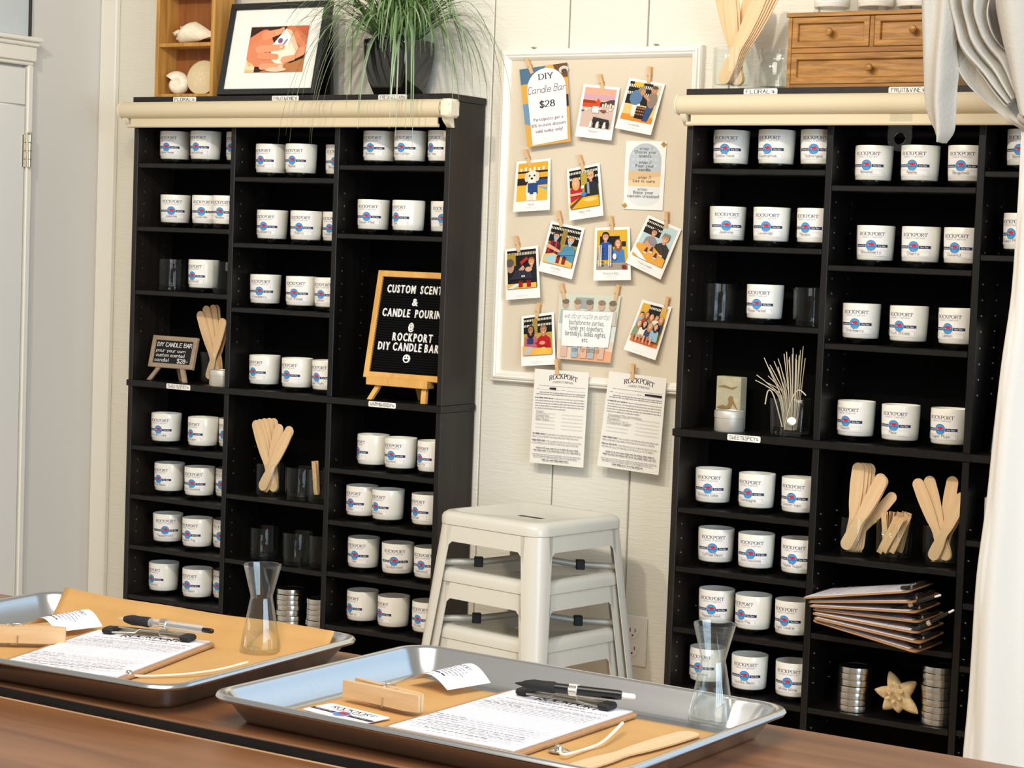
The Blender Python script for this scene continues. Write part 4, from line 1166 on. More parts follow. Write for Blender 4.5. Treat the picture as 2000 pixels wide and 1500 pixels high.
# framed photograph
PWD, PHT = .318, .243
fp = onY(429, 184, .028)
root = thing('picture_frame', 'black frame with white mat and photo of hands holding a candle, left unit top', 'picture frame', (fp.x, .022, UZ+.0025), rot=(math.radians(-12), 0, 0))
mb = MB()
frame_mesh(mb, 0, PWD, 0, PHT, [(0, -.012), (0, .006), (.002, .008), (.015, .008), (.0165, .006), (.0165, -.012)])
mb.build('frame', 'frameblack', root, world=False, smooth=0)
mb = MB(); mb.box(.012, PWD-.012, -.001, .012, .012, PHT-.012); mb.build('backing', 'frameblack', root, world=False, smooth=0)
a = Art()
a.rect(.015, .015, PWD-.015, PHT-.015, 'f3f1ea')
px0, px1, pz0, pz1 = .076, .262, .060, .180
a.rect(px0-.002, pz0-.002, px1+.002, pz1+.002, 'd9d4c8')
pa = Art()
def capsule(x0, y0, x1, y1, w0, w1, h):
    d = math.atan2(y1-y0, x1-x0); pts = []
    for i in range(9): t = d+PI/2+PI*i/8; pts.append((x0+w0*math.cos(t)*.72, y0+w0*math.sin(t)))
    for i in range(9): t = d-PI/2+PI*i/8; pts.append((x1+w1*math.cos(t)*.72, y1+w1*math.sin(t)))
    pa.poly([(min(1, max(0, x)), min(1, max(0, y))) for x, y in pts], h)
pa.rect(0, 0, 1, 1, '3a2019'); pa.rect(0, 0, .16, .5, 'ead9ae'); pa.ell(.07, .26, .055, .13, 'dfb97f'); pa.rect(0, 0, .16, .06, 'd9c28e')
pa.poly([(.62, 1), (.66, .72), (.82, .5), (1, .42), (1, 1)], 'c9633f'); capsule(.70, .98, .98, .66, .10, .12, 'd97a52'); capsule(.78, .82, .99, .52, .07, .08, 'e58c62')
pa.poly([(.25, .0), (1, .0), (1, .3), (.8, .2), (.5, .14)], 'b87848')
capsule(.08, .60, .26, .74, .20, .20, 'de845c'); capsule(.1, .42, .3, .58, .2, .2, 'e28b63'); capsule(.28, .80, .55, .90, .10, .055, 'e99870'); capsule(.48, .86, .56, .94, .06, .04, 'efa37c')
capsule(.2, .26, .48, .16, .14, .09, 'e08a62'); capsule(.6, .22, .94, .44, .10, .10, 'e79a72')
pa.poly([(.42, .30), (.40, .56), (.62, .95), (.72, .90), (.88, .52), (.80, .30), (.62, .16), (.5, .20)], 'efe9d2'); pa.poly([(.62, .95), (.72, .90), (.88, .52), (.84, .42), (.70, .74)], 'e8c9a4')
pa.poly([(.42, .58), (.62, .92), (.74, .74), (.58, .44)], 'f5f3f2'); pa.ell(.55, .68, .045, .06, '3f82c8', 14); pa.poly([(.52, .66), (.55, .72), (.585, .69), (.56, .63)], 'cf3640'); pa.poly([(.60, .60), (.66, .72), (.68, .70), (.62, .58)], '77808c')
capsule(.2, .50, .60, .54, .085, .06, 'ee9f78'); capsule(.24, .36, .52, .33, .075, .06, 'e9946c'); capsule(.3, .12, .64, .12, .07, .055, 'eba27c'); pa.ell(.62, .12, .035, .04, 'f6cdb4', 12); pa.ell(.585, .545, .03, .035, 'f6c9ae', 12)
capsule(.66, .26, .82, .3, .07, .06, 'eba27a'); pa.ell(.55, .05, .18, .05, 'f2c9a4')
for pts, c, l in pa.p: a.p.append(([(px0+(px1-px0)*x, pz0+(pz1-pz0)*y) for x, y in pts], c, l+3))
mb = MB(); a.put(mb, lambda u, v, l: (u, -.0012-l, v)); mb.build('print', 'ink', root, world=False, smooth=0)
o = None
mb = MB(); mb.prism([(.012, .20), (.016, .20), (.068, .016), (.055, .014)], .25, .318, lambda u, v, h: (h, u, v))
mb.build('easel_back', 'frameblack', root, world=False, smooth=0)

# potted grass
pc = Vector((.797, .070, UZ))
root = thing('potted_grass', 'arching ornamental grass in a square glossy black pot on the left unit', 'potted plant', pc+Vector((0, 0, .0006)), 0)
def rrect(hw, hd, r, n=5):
    pts = []
    for cx, cy, a0 in ((hw-r, hd-r, 0), (-hw+r, hd-r, 90), (-hw+r, -hd+r, 180), (hw-r, -hd+r, 270)): pts += arc(cx, cy, r, r, a0, a0+90, n)
    return pts
mb = MB()
lp = []
for hw, z in ((.030, 0), (.043, 0), (.0455, .004), (.054, .030), (.0605, .065), (.064, .10), (.065, .132), (.0635, .135), (.0605, .134), (.059, .12)):
    lp.append([(x, y, z) for x, y in rrect(hw, hw, .010 if hw < .06 else .008)])
mb.loops(lp, 0, capa=True); mb.build('pot', 'pot', root, world=False, smooth=35)
mb = MB(); mb.loops([[(x, y, .118) for x, y in rrect(.0595, .0595, .008)]], 0, capa=True); mb.build('soil', 'soil', root, world=False, smooth=0)
mb = MB()
rg = random.Random(21)
greens = ['4f7040', '5f7e4a', '6f8c58', '7d9868', '8ca27a', '3d5c2a', '4c7030']
brights = ['8aa832', 'a3bd3c', '5f8a2c', '4a7a26', '5a8428']
def blade(az, reach, rise, droop, w, col, r0=.03, seg=11):
    """one arching leaf; returns False when it would run into the wall, the frame or the unit"""
    bx, by = rg.uniform(-r0, r0), rg.uniform(-r0, r0)
    ca, sa = math.cos(az), math.sin(az); L = []; Rr = []
    for i in range(seg+1):
        t = i/seg
        d = reach*(1-(1-t)**1.6); z = .12+rise*math.sin(min(1, t*1.6)*PI*.5)-droop*max(0, t-.22)**1.7*1.52
        ww = w*(1-t**2.4)*.5+.0003
        x = bx+ca*d; y = by+sa*d
        X_, Y_ = x+pc.x, y+pc.y
        if Y_ > WY-.012 or (X_ > 1.04 and Y_ > WY-.05): return False
        if X_ < .64 and Y_ > .0 and z < .27: return False
        if X_ < WID+.03 and Y_ > -.062 and z < .006: return False
        if abs(x) < .072 and abs(y) < .072 and z < .115: return False
        L.append((x-sa*ww, y+ca*ww, z)); Rr.append((x+sa*ww, y-ca*ww, z+.0003))
    mid = [((p[0]+q[0])/2, (p[1]+q[1])/2, (p[2]+q[2])/2+.0010*(1-i/seg)) for i, (p, q) in enumerate(zip(L, Rr))]
    vs = L+mid+Rr; n = seg+1
    fs = [(i, i+1, n+i+1, n+i) for i in range(seg)]+[(n+i, n+i+1, 2*n+i+1, 2*n+i) for i in range(seg)]
    mb.add(vs, fs, 0, hx(col)); return True
n = 0
while n < 150:   # upright heart
    n += blade(rg.uniform(0, 2*PI), rg.uniform(.02, .15), rg.uniform(.09, .22), rg.uniform(0, .06), rg.uniform(.0042, .007), rg.choice(brights+greens[5:]), .036)
n = 0
while n < 190:   # arching skirt
    long_ = rg.random() < .16
    n += blade(rg.uniform(0, 2*PI), rg.uniform(.15, .31), rg.uniform(.07, .17), rg.uniform(.2, .36) if long_ else rg.uniform(.03, .15), rg.uniform(.0038, .0064), rg.choice(greens), .036)
n = 0
while n < 10:    # long leaves falling in front of the blind
    n += blade(-PI/2+rg.uniform(-.95, .95), rg.uniform(.14, .22), rg.uniform(.04, .09), rg.uniform(.22, .34), .005, rg.choice(['9db08f', '8ea383', 'a9b89c']), .032, 14)
n = 0
while n < 16:    # leaves reaching over the right end of the unit and in front of the frame
    n += blade(rg.choice((rg.uniform(-.5, .2), rg.uniform(-2.75, -2.2))), rg.uniform(.20, .31), rg.uniform(.08, .16), rg.uniform(.16, .34), .0048, rg.choice(greens), .034, 14)
mb.keepn = True
mb.build('foliage', 'leaf', root, world=False, smooth=60)

# ================================================================== SMALL THINGS IN THE LEFT UNIT
def tumbler_mesh(r=.039, h=.084, base=.011, w=.0022):
    mb = MB()
    mb.lathe([(0, .0003), (r-.003, .0003), (r-.0005, .002), (r, .02), (r+.001, h-.001), (r+.0005, h), (r-w, h), (r-w-.0008, .02), (r-w-.003, base+.001), (r*.6, base), (0, base)], 40, cap=False)
    return mb
TUM = {}
def tumbler(x, y, z, label, group, r=.039, h=.084):
    k = (r, h)
    if k not in TUM:
        o = tumbler_mesh(r, h).build('glass_tumbler', 'glassdark', None, smooth=50, origin=(0, 0, 0)); TUM[k] = o.data
    else:
        o = bpy.data.objects.new('glass_tumbler', TUM[k]); COL.objects.link(o)
    o.location = (x, y, z)
    return tag(o, label, 'glass', group)
LGT, RGT_ = 'glass tumblers in the left shelf unit', 'glass tumblers in the right shelf unit'
def atx(px, py, y): return onY(px, py, y).x
p = atx(335, 535, .06); tumbler(p, .062, 1.180, 'empty clear tumbler left of the candle, third row left column, left unit', LGT)
p = atx(462, 535, .05); tumbler(min(p, PW-.041), .05, 1.180, 'empty clear tumbler right of the candle, third row left column, left unit', LGT)
def stick_mesh(L=.19, w=.017, th=.0018):
    """wooden stirring stick with a waist and round ends, along z from 0"""
    pts = []
    def hw(t):
        return w/2*(1-.30*math.exp(-((t-.36)/.13)**2)+.10*math.exp(-((t-.8)/.16)**2))
    n = 16
    right = [(hw(i/n), L*(.045+.91*i/n)) for i in range(n+1)]
    top = [(hw(1)*math.cos(a), L*.955+hw(1)*math.sin(a)) for a in [PI*k/8 for k in range(1, 8)]]
    left = [(-x, z) for x, z in right[::-1]]
    bot = [(-hw(0)*math.cos(a), L*.045-hw(0)*math.sin(a)) for a in [PI*k/8 for k in range(1, 8)]]
    mb = MB(); mb.prism(right+top+left+bot, -th/2, th/2, lambda u, v, h: (u, h, v))
    return mb
STK = {}
def stick(base, top, face, label, group, L=None, w=.021):
    """a stick from base to the direction of top, its flat side turned towards azimuth face (degrees about its axis)"""
    base, top = Vector(base), Vector(top)
    d = (top-base); L = L or d.length
    k = (round(L, 2), w)
    if k not in STK:
        o = stick_mesh(k[0], w).build('stirring_stick', 'stick', None, smooth=30, origin=(0, 0, 0)); STK[k] = o.data
    else:
        o = bpy.data.objects.new('stirring_stick', STK[k]); COL.objects.link(o)
    q = Vector((0, 0, 1)).rotation_difference(d.normalized()) @ Matrix.Rotation(math.radians(face), 4, 'Z').to_quaternion()
    o.rotation_euler = q.to_euler(); o.location = base
    return tag(o, label, 'stirring stick', group)
# left column, fourth row: chalkboard, sticks in a glass, tin
gx, gy = atx(419, 720, .085), .085
gx = min(gx, PW-.042)
tumbler(gx, gy, MIDZ, 'clear tumbler full of sticks beside the little chalkboard', LGT)
def sheaf(gx, gy, z, items, label, group, gap=.0034):
    """sticks standing in a tumbler, one behind the other; items = (foot offset, lean, height, width)"""
    n = len(items)
    for i, (bx, dx, dz, w) in enumerate(items):
        y = gy+gap*(i-(n-1)/2)
        L = math.hypot(dx, dz)
        stick((gx+bx, y, z+.0128+.5*w*abs(dx)/L), (gx+bx+dx, y, z+.0128+dz), 0, label, group, round(L, 3), w)
sheaf(gx, gy, MIDZ, ((-.012, .046, .150, .022), (-.014, .044, .158, .022), (.016, -.068, .168, .025), (.014, -.048, .182, .025), (.010, -.024, .190, .025), (.012, -.018, .190, .025), (-.010, .036, .150, .02)),
      'pale wooden stirring stick in the tumbler beside the little chalkboard', 'sticks in the tumbler beside the chalkboard')
def tin(x, y, z, r, h, label, name='candle_tin'):
    root = thing(name, label, 'tin', (x, y, z))
    mb = MB(); mb.lathe([(0, 0), (r*.9, 0), (r*.97, .003), (r*.97, h*.68), (0, h*.68)], 36, cap=False); mb.build('can', 'tinsatin', root, world=False, smooth=40)
    mb = MB(); mb.lathe([(r*.985, h*.66), (r, h*.67), (r, h*.96), (r*.97, h), (r*.90, h), (r*.88, h*.96), (0, h*.96)], 36, cap=False); mb.build('lid', 'tinsatin', root, world=False, smooth=40)
    return root
p = onY(432, 735, .03)
tin(PW-.034, .028, MIDZ+.0004, .0315, .042, 'small silver candle tin in front of the stick tumbler, left unit')
# chalkboard on its easel
c = onY(343, 690, .055)
root = thing('chalkboard_sign', 'little framed chalkboard on splayed legs reading DIY Candle Bar', 'chalkboard', (c.x, .05, MIDZ+.0008), rot=(0, 0, 0))
tilt = Matrix.Translation((0, -.012, .034)) @ Matrix.Rotation(math.radians(-13), 4, 'X')
W2, H2 = .077, .076
mb = MB(); mb.T = tilt
frame_mesh(mb, -W2, W2, 0, H2*1.12, [(0, -.004), (0, .005), (.0015, .006), (.0105, .006), (.012, .005), (.012, -.004)]); mb.build('frame', 'greywood', root, world=False, smooth=0)
a = Art(); a.rect(-W2+.01, .01, W2-.01, H2*1.12-.01, '17181a')
a.text('DIY CANDLE BAR', 0, .0575, .0105, 'f1efec', 'hand', width=.118, w=.14)
a.text('pour your own', -.060, .043, .009, 'e9e7e4', 'hand', width=.100, w=.12, align='l')
a.text('custom scented', -.058, .0305, .009, 'e9e7e4', 'hand', width=.098, w=.12, align='l')
a.text('candle!', -.060, .017, .009, 'e9e7e4', 'hand', width=.048, w=.12, align='l'); a.text('$28-', .018, .0155, .0105, 'f1efec', 'hand', width=.036, w=.13, align='l')
mb = MB(); mb.T = tilt; a.put(mb, lambda u, v, l: (u, -.001-l, v)); mb.build('slate', 'ink', root, world=False, smooth=0)
for s_ in (-1, 1):
    mb = MB(); q = [Vector((s_*.038, -.010, .040)), Vector((s_*.062, -.026, .001))]
    d = (q[1]-q[0]).normalized(); sd = Vector((1, 0, 0))*.007; dp = Vector((0, .003, 0))
    mb.add([q[0]-sd-dp, q[0]+sd-dp, q[0]+sd+dp, q[0]-sd+dp, q[1]-sd-dp, q[1]+sd-dp, q[1]+sd+dp, q[1]-sd+dp], [(0, 1, 2, 3), (4, 7, 6, 5), (0, 4, 5, 1), (1, 5, 6, 2), (2, 6, 7, 3), (3, 7, 4, 0)])
    mb.build('leg', 'greywood', root, world=False, smooth=0)
mb = MB(); mb.prism([(.0, .075), (.004, .075), (.034, 0), (.028, 0)], -.006, .006, lambda u, v, h: (h, u, v)); mb.build('rear_leg', 'greywood', root, world=False, smooth=0)
# letter board on its easel
c = onY(706, 720, .06)
LW, LH = .236, .268
x0 = 2*PW+T+.036
root = thing('letter_board', 'wood framed black letter board on an easel reading Custom Scent and Candle Pouring', 'letter board', (x0, .05, MIDZ+.0008), rot=(0, 0, 0))
x0_px = onY(713, 738, .035)
tilt = Matrix.Translation((x0_px.x-x0, -.018, .052)) @ Matrix.Rotation(math.radians(-11), 4, 'X')
mb = MB(); mb.T = tilt
frame_mesh(mb, 0, LW, 0, LH, [(0, -.010), (0, .006), (.001, .007), (.014, .007), (.015, .006), (.015, -.010)]); mb.build('frame', 'easel', root, world=False, smooth=0)
mb = MB(); mb.T = tilt
n = 38
prof = []
for i in range(n):
    z0 = .014+(LH-.028)*i/n; z1 = .014+(LH-.028)*(i+1)/n
    prof += [(z0+.0006, -.0015), (z1-.0014, -.0015), (z1-.0012, .0015), (z1+.0004, .0015)]
vs = []; fs = []
for z, y in prof: vs += [(.014, y, z), (LW-.014, y, z)]
fs = [(2*i, 2*i+1, 2*i+3, 2*i+2) for i in range(len(prof)-1)]
mb.add(vs, fs); mb.box(.013, LW-.013, .002, .008, .012, LH-.012); mb.build('felt_panel', 'felt', root, world=False, smooth=0)
def letters(nm, t, cx, z, size, width=None, gap=.2):
    q, L = type_polys(t, .02, gap); s_ = size/.7; sx = s_ if width is None else width/L
    mb = MB(); mb.T = tilt
    for f in q:
        pts = [(cx-L*sx/2+x*sx, z+y*s_) for x, y in f]
        mb.prism(pts, .0015, .0045, lambda u, v, h: (u, -h, v))
    return mb
for nm, t, cx, z, sz, wd in (('lettering', 'CUSTOM  SCENT', .115, .2145, .0195, .163), ('lettering', '&', .122, .184, .018, None), ('lettering', 'CANDLE  POURING', .1235, .155, .0195, .189), ('lettering', '@', .1206, .124, .017, .016),
                     ('lettering', 'ROCKPORT', .129, .096, .0195, .118), ('lettering', 'DIY CANDLE BAR', .1205, .0715, .0195, .180)):
    o = letters(nm, t, cx, z, sz, wd).build(nm, 'letter', root, world=False, smooth=0)
    if 'ROCKPORT' not in t and len(t) > 2: o['label'] = 'white plastic letters ' + ' '.join(t.split())
mb = MB(); mb.T = tilt
mb.lathe([(0, .0015), (.0105, .0015), (.0105, .0042), (0, .0042)], 24, axis='y', cap=False); mb.v = [tuple(tilt @ (Vector((p[0], -p[1], p[2]))+Vector((.120, 0, .053)))) for p in [tilt.inverted() @ Vector(q) for q in mb.v]]
sm = mb.build('smiling_face', 'letter', root, world=False, smooth=30)
for dx in (-.0038, .0038):
    mb = MB(); mb.T = tilt; mb.box(.120+dx-.0012, .120+dx+.0012, -.0047, -.004, .0545, .0585); mb.build('eye', 'felt', sm, world=False, smooth=0)
mb = MB(); mb.T = tilt; mb.prism([(.120+.0058*math.cos(t), .0515+.006*math.sin(t)) for t in [PI+PI*i/10 for i in range(11)]], .004, .0047, lambda u, v, h: (u, -h, v)); mb.build('mouth', 'felt', sm, world=False, smooth=0)
ex = x0_px.x-x0
mb = MB(); mb.box(ex+.018, ex+.20, -.034, -.004, .036, .052, b=.0015); mb.box(ex+.018, ex+.20, -.036, -.030, .036, .056, b=.001); mb.build('easel_ledge', 'easel', root, world=False, smooth=0)
for (xa, xb) in ((.05, .036), (.178, .196)):
    mb = MB(); q0 = Vector((ex+xa, -.010, .05)); q1 = Vector((ex+xb, -.040, .001)); sd = Vector((.007, 0, 0)); dp = Vector((0, .005, 0))
    mb.add([q0-sd-dp, q0+sd-dp, q0+sd+dp, q0-sd+dp, q1-sd-dp, q1+sd-dp, q1+sd+dp, q1-sd+dp], [(0, 1, 2, 3), (4, 7, 6, 5), (0, 4, 5, 1), (1, 5, 6, 2), (2, 6, 7, 3), (3, 7, 4, 0)])
    mb.build('leg', 'easel', root, world=False, smooth=0)
mb = MB(); mb.prism([(.004, .10), (.010, .10), (.062, 0), (.052, 0)], ex+.115, ex+.13, lambda u, v, h: (h, u, v)); mb.build('rear_leg', 'easel', root, world=False, smooth=0)

# lower middle column: sticks in a glass, tumblers, a pin
zz = SH_LO1['L'][0]
gx = atx(527, 935, .055); gy = .055
tumbler(gx, gy, zz, 'clear tumbler full of sticks in the middle column, lower left unit', LGT)
sheaf(gx, gy, zz, ((-.016, .078, .150, .027), (-.015, .080, .158, .027), (-.010, .042, .170, .027), (.016, -.066, .170, .027), (.015, -.056, .174, .027), (.012, -.040, .178, .027), (.010, -.024, .180, .027), (.006, -.008, .178, .027)),
      'pale wooden stirring stick in the tumbler low in the left unit', 'sticks in the tumbler of the lower left unit')
p = atx(588, 945, .045); tumbler(p, .045, zz, 'empty clear tumbler right of the sticks, middle column, lower left unit', LGT)
p = atx(650, 945, .05); xg = min(p, 2*PW-.041); tumbler(xg, .05, zz, 'clear tumbler holding a clothespin, beside the divider, lower left unit', LGT)
root = thing('clothespin', 'wooden clothespin standing in a tumbler low in the left unit', 'clothespin', (xg-.022, .05, zz+.06), rot=(0, math.radians(-6), 0))
pin_parts(root, .085, .012, .0055)
zz2 = SH_LO1['L'][1]
for px, y, t in ((515, .06, 'left'), (581, .05, 'middle'), (652, .06, 'right')):
    p = min(atx(px, 1065, y), 2*PW-.041)
    tumbler(p, y, zz2, 'empty clear tumbler, %s of three, middle column near the left unit bottom' % t, LGT)
# stacks of tin lids
def lid_mesh(r, h):
    mb = MB(); mb.lathe([(0, .0005), (r*.93, .0005), (r*.96, .0), (r, .0012), (r, h-.002), (r*.985, h), (r*.93, h), (r*.91, h-.0012), (0, h-.0012)], 40, cap=False); return mb
LID = None
def lid_stack(x, y, z, n, r, h, where, group, seed):
    global LID
    rr = random.Random(seed)
    words = ['lowest', 'second', 'third', 'fourth', 'fifth', 'sixth', 'seventh', 'eighth', 'ninth', 'tenth', 'eleventh']
    for i in range(n):
        if LID is None:
            o = lid_mesh(r, h).build('tin_lid', 'tin', None, smooth=35, origin=(0, 0, 0)); LID = o.data
        else:
            o = bpy.data.objects.new('tin_lid', LID); COL.objects.link(o)
        o.location = (x+rr.uniform(-.0018, .0018), y+rr.uniform(-.0015, .0015), z+.0003+i*(h+.0004)); o.rotation_euler = (0, 0, rr.uniform(0, 6))
        w = 'topmost' if i == n-1 else (words[i] if i == 0 else words[i]+' from the bottom')
        tag(o, 'flat silver tin lid, %s of the %s' % (w, where), 'tin lid', group)
zb = SH_LO1['L'][2]
lid_stack(atx(566, 1190, .055), .055, zb, 7, .0365, .0132, 'stack behind the left carafe', 'tin lids in the left shelf unit', 5)
lid_stack(min(atx(640, 1200, .055), 2*PW-.038), .055, zb, 6, .0365, .0132, 'stack beside the divider, left unit', 'tin lids in the left shelf unit', 6)
# ================================================================== RIGHT UNIT CONTENTS
p = atx(1406, 590, RY+.06); tumbler(p, RY+.06, 1.180, 'empty clear tumbler left of the Rose Petal candle, right unit', RGT_)
p = atx(1597, 590, RY+.055); tumbler(min(p, RX+PW-.041), RY+.055, 1.180, 'empty clear tumbler right of the Rose Petal candle, right unit', RGT_)
p = onY(1422, 825, RY+.03)
tin(p.x, RY+.036, MIDZ+.0004, .0335, .046, 'silver candle tin in front of the carved pelican block, right unit')
# carved block with a pelican
p = onY(1431, 780, RY+.1)
root = thing('carved_block', 'upright pale stone block carved with a brown pelican, behind the silver tin', 'ornament', (p.x, RY+.092, MIDZ+.0006), math.radians(-4))
mb = MB(); mb.box(-.031, .031, -.014, .014, 0, .117, b=.0015); mb.build('block', 'stone', root, world=False, smooth=0)
mb = MB()
mb.prism([(-.028, .048), (-.012, .054), (-.002, .050), (.003, .060), (.001, .068), (.006, .075), (.013, .073), (.014, .066), (.026, .044), (.012, .058), (.010, .052), (.004, .046), (-.010, .044)], .0138, .0156, lambda u, v, h: (u, -h, v)); mb.build('pelican', 'bird', root, world=False, smooth=0)
mb = MB(); mb.prism([(-.026, .094), (-.01, .098), (.008, .093), (.024, .097), (.012, .089), (-.008, .092)], .0138, .0152, lambda u, v, h: (u, -h, v)); mb.build('wave', 'bird', root, world=False, smooth=0)
# square glass of wicks
p = onY(1542, 830, RY+.05)
wx, wy = min(p.x, RX+PW-.044), RY+.055
root = thing('square_glass', 'heavy square glass holding a sheaf of pale wicks', 'glass', (wx, wy, MIDZ+.0006), math.radians(10))
mb = MB(); lp = []
for hw, z in ((.034, 0), (.036, .002), (.0395, .08), (.0385, .082), (.0372, .081), (.0338, .014), (.030, .011)): lp.append([(x, y, z) for x, y in rrect(hw, hw, .008)])
mb.loops(lp, 0, capa=True, capb=True); mb.build('vessel', 'glass', root, world=False, smooth=40)
rq = random.Random(9)
def wick(path, r, label, group, tab=None):
    pts = [Vector(q) for q in path]
    o3 = pts[0]
    mb = MB()
    # smooth the path
    sm = []
    for i in range(len(pts)-1):
        a_, b_ = pts[max(i-1, 0)], pts[min(i+2, len(pts)-1)]
        for j in range(5):
            t = j/5; m0 = (pts[i+1]-a_)/2; m1 = (b_-pts[i])/2
            sm.append(pts[i]*(2*t**3-3*t**2+1)+m0*(t**3-2*t**2+t)+pts[i+1]*(-2*t**3+3*t**2)+m1*(t**3-t**2))
    sm.append(pts[-1])
    mb.tube(sm, r, 6)
    if tab is None:
        o = mb.build('candle_wick', 'reed', None, smooth=60, origin=o3); return tag(o, label, 'wick', group)
    root = thing('candle_wick', label, 'wick', tab, group=group)
    mb.build('string', 'cotton', root, smooth=60)
    mb = MB(); mb.lathe([(0, 0), (.0095, 0), (.0098, .0006), (.009, .001), (.004, .0012), (.0036, .004), (.0026, .0055), (0, .0055)], 28, (tab[0], tab[1], tab[2]), cap=False)
    mb.build('sustainer_tab', 'tin', root, smooth=30)
    return root
GW = 'loose wicks in the square glass'
lw = 'pale waxed wick sticking up out of the square glass'
for i in range(26):
    ux, uy = (i % 6-2.5)/2.5, (i//6-2)/2.0
    ux += rq.uniform(-.12, .12); uy += rq.uniform(-.12, .12)
    bx_, by_ = wx+ux*.010+.002, wy+uy*.011
    L = rq.uniform(.135, .182)
    rim = Vector((wx+ux*.019-.002, wy+uy*.02, MIDZ+.084))
    top = Vector((wx+ux*(.062 if ux < 0 else .030)-.006, wy+uy*.034-.006, MIDZ+.014+L*(1-.26*ux*ux*(ux < 0))))
    wick([(bx_, by_, MIDZ+.014), rim, rim.lerp(top, .5)+Vector((0, 0, rq.uniform(0, .005))), top], .0010, lw, GW)
rimz = MIDZ+.085
wick([(wx-.01, wy-.02, MIDZ+.02), (wx-.030, wy-.026, rimz), (wx-.042, wy-.03, rimz+.012), (wx-.047, wy-.032, rimz-.018)], .0014, 'thick wick hooked over the left rim of the square glass', GW)
wick([(wx-.005, wy-.02, MIDZ+.02), (wx+.015, wy-.028, rimz), (wx+.032, wy-.034, rimz+.018), (wx+.05, wy-.038, rimz+.008)], .0014, 'thick wick arching over the right rim of the square glass', GW)
root = thing('wick_tab', 'round metal wick tab resting inside the front of the square glass', 'wick tab', (wx+.012, wy-.022, MIDZ+.034), rot=(math.radians(72), 0, math.radians(12)))
mb = MB(); mb.lathe([(0, 0), (.0098, 0), (.01, .0006), (.0085, .001), (.0035, .001), (.003, .003), (0, .003)], 24, cap=False); mb.build('disc', 'tin', root, world=False, smooth=30)
# framed white board in the hidden right column
p = onY(1944, 825, RY+.06)
root = thing('framed_sign', 'white panel in a thin black frame, half hidden by the curtain edge', 'sign', (p.x, RY+.045, MIDZ+.002), rot=(math.radians(-13), 0, 0))
mb = MB(); frame_mesh(mb, 0, .22, 0, .27, [(0, -.006), (0, .006), (.008, .006), (.009, .004), (.009, -.006)]); mb.build('frame', 'frameblack', root, world=False, smooth=0)
mb = MB(); mb.box(.007, .213, 0, .003, .007, .263); mb.build('panel', 'paper', root, world=False, smooth=0)

# lower middle column: two tumblers of sticks and one of clothespins
zz = SH_LO1['R'][0]
g1x = atx(1667, 1055, RY+.05); g2x = atx(1748, 1060, RY+.05); g3x = atx(1836, 1070, RY+.05); gy = RY+.055
g1x = max(g1x, RX+PW+T+.042); g3x = min(g3x, RX+2*PW-.042)
tumbler(g1x, gy, zz, 'clear tumbler of upright and right leaning sticks, leftmost in its row', RGT_)
tumbler(g2x, gy-.006, zz, 'clear tumbler packed with clothespins, between the two stick tumblers', RGT_)
tumbler(g3x, gy, zz, 'clear tumbler of fanned sticks beside the right divider', RGT_)
sheaf(g1x, gy, zz, ((-.016, .072, .148, .027), (-.013, .074, .155, .027), (-.010, .066, .158, .027), (-.008, .010, .176, .027), (-.004, .014, .176, .027), (.000, .016, .176, .027), (.005, .018, .175, .027), (-.016, .092, .120, .022)),
      'pale wooden stick in the leftmost stick tumbler of the right unit', 'sticks in the left tumbler of the right unit')
sheaf(g3x, gy, zz, ((-.014, .054, .130, .025), (-.012, .050, .132, .025), (.014, -.068, .150, .025), (.014, -.046, .160, .025), (-.004, .020, .164, .025), (-.006, .044, .136, .025)),
      'pale wooden stick in the rightmost stick tumbler of the right unit', 'sticks in the right tumbler of the right unit')
GP = 'clothespins in the tumbler of the right unit'
lp_ = 'wooden clothespin standing in the clothespin tumbler, right unit'
base_pin = None
for i, (dx, dy, dz, tilt_, az) in enumerate(((-.020, -.004, .058, -6, 0), (-.010, -.014, .055, 24, 10), (.004, -.018, .056, 28, -5), (.014, -.008, .058, 22, 20), (-.002, .002, .06, 14, 40), (.016, .008, .06, 12, -20), (-.014, .012, .058, 6, 80), (.004, .014, .061, 20, 60))):
    rot = (0, math.radians(tilt_), math.radians(az))
    if base_pin is None:
        base_pin = thing('clothespin', lp_, 'clothespin', (g2x+dx, gy-.006+dy, zz+dz), group=GP, rot=rot)
        pin_parts(base_pin, .086, .011, .005)
    else: dup(base_pin, (g2x+dx, gy-.006+dy, zz+dz), rot, lp_, GP)

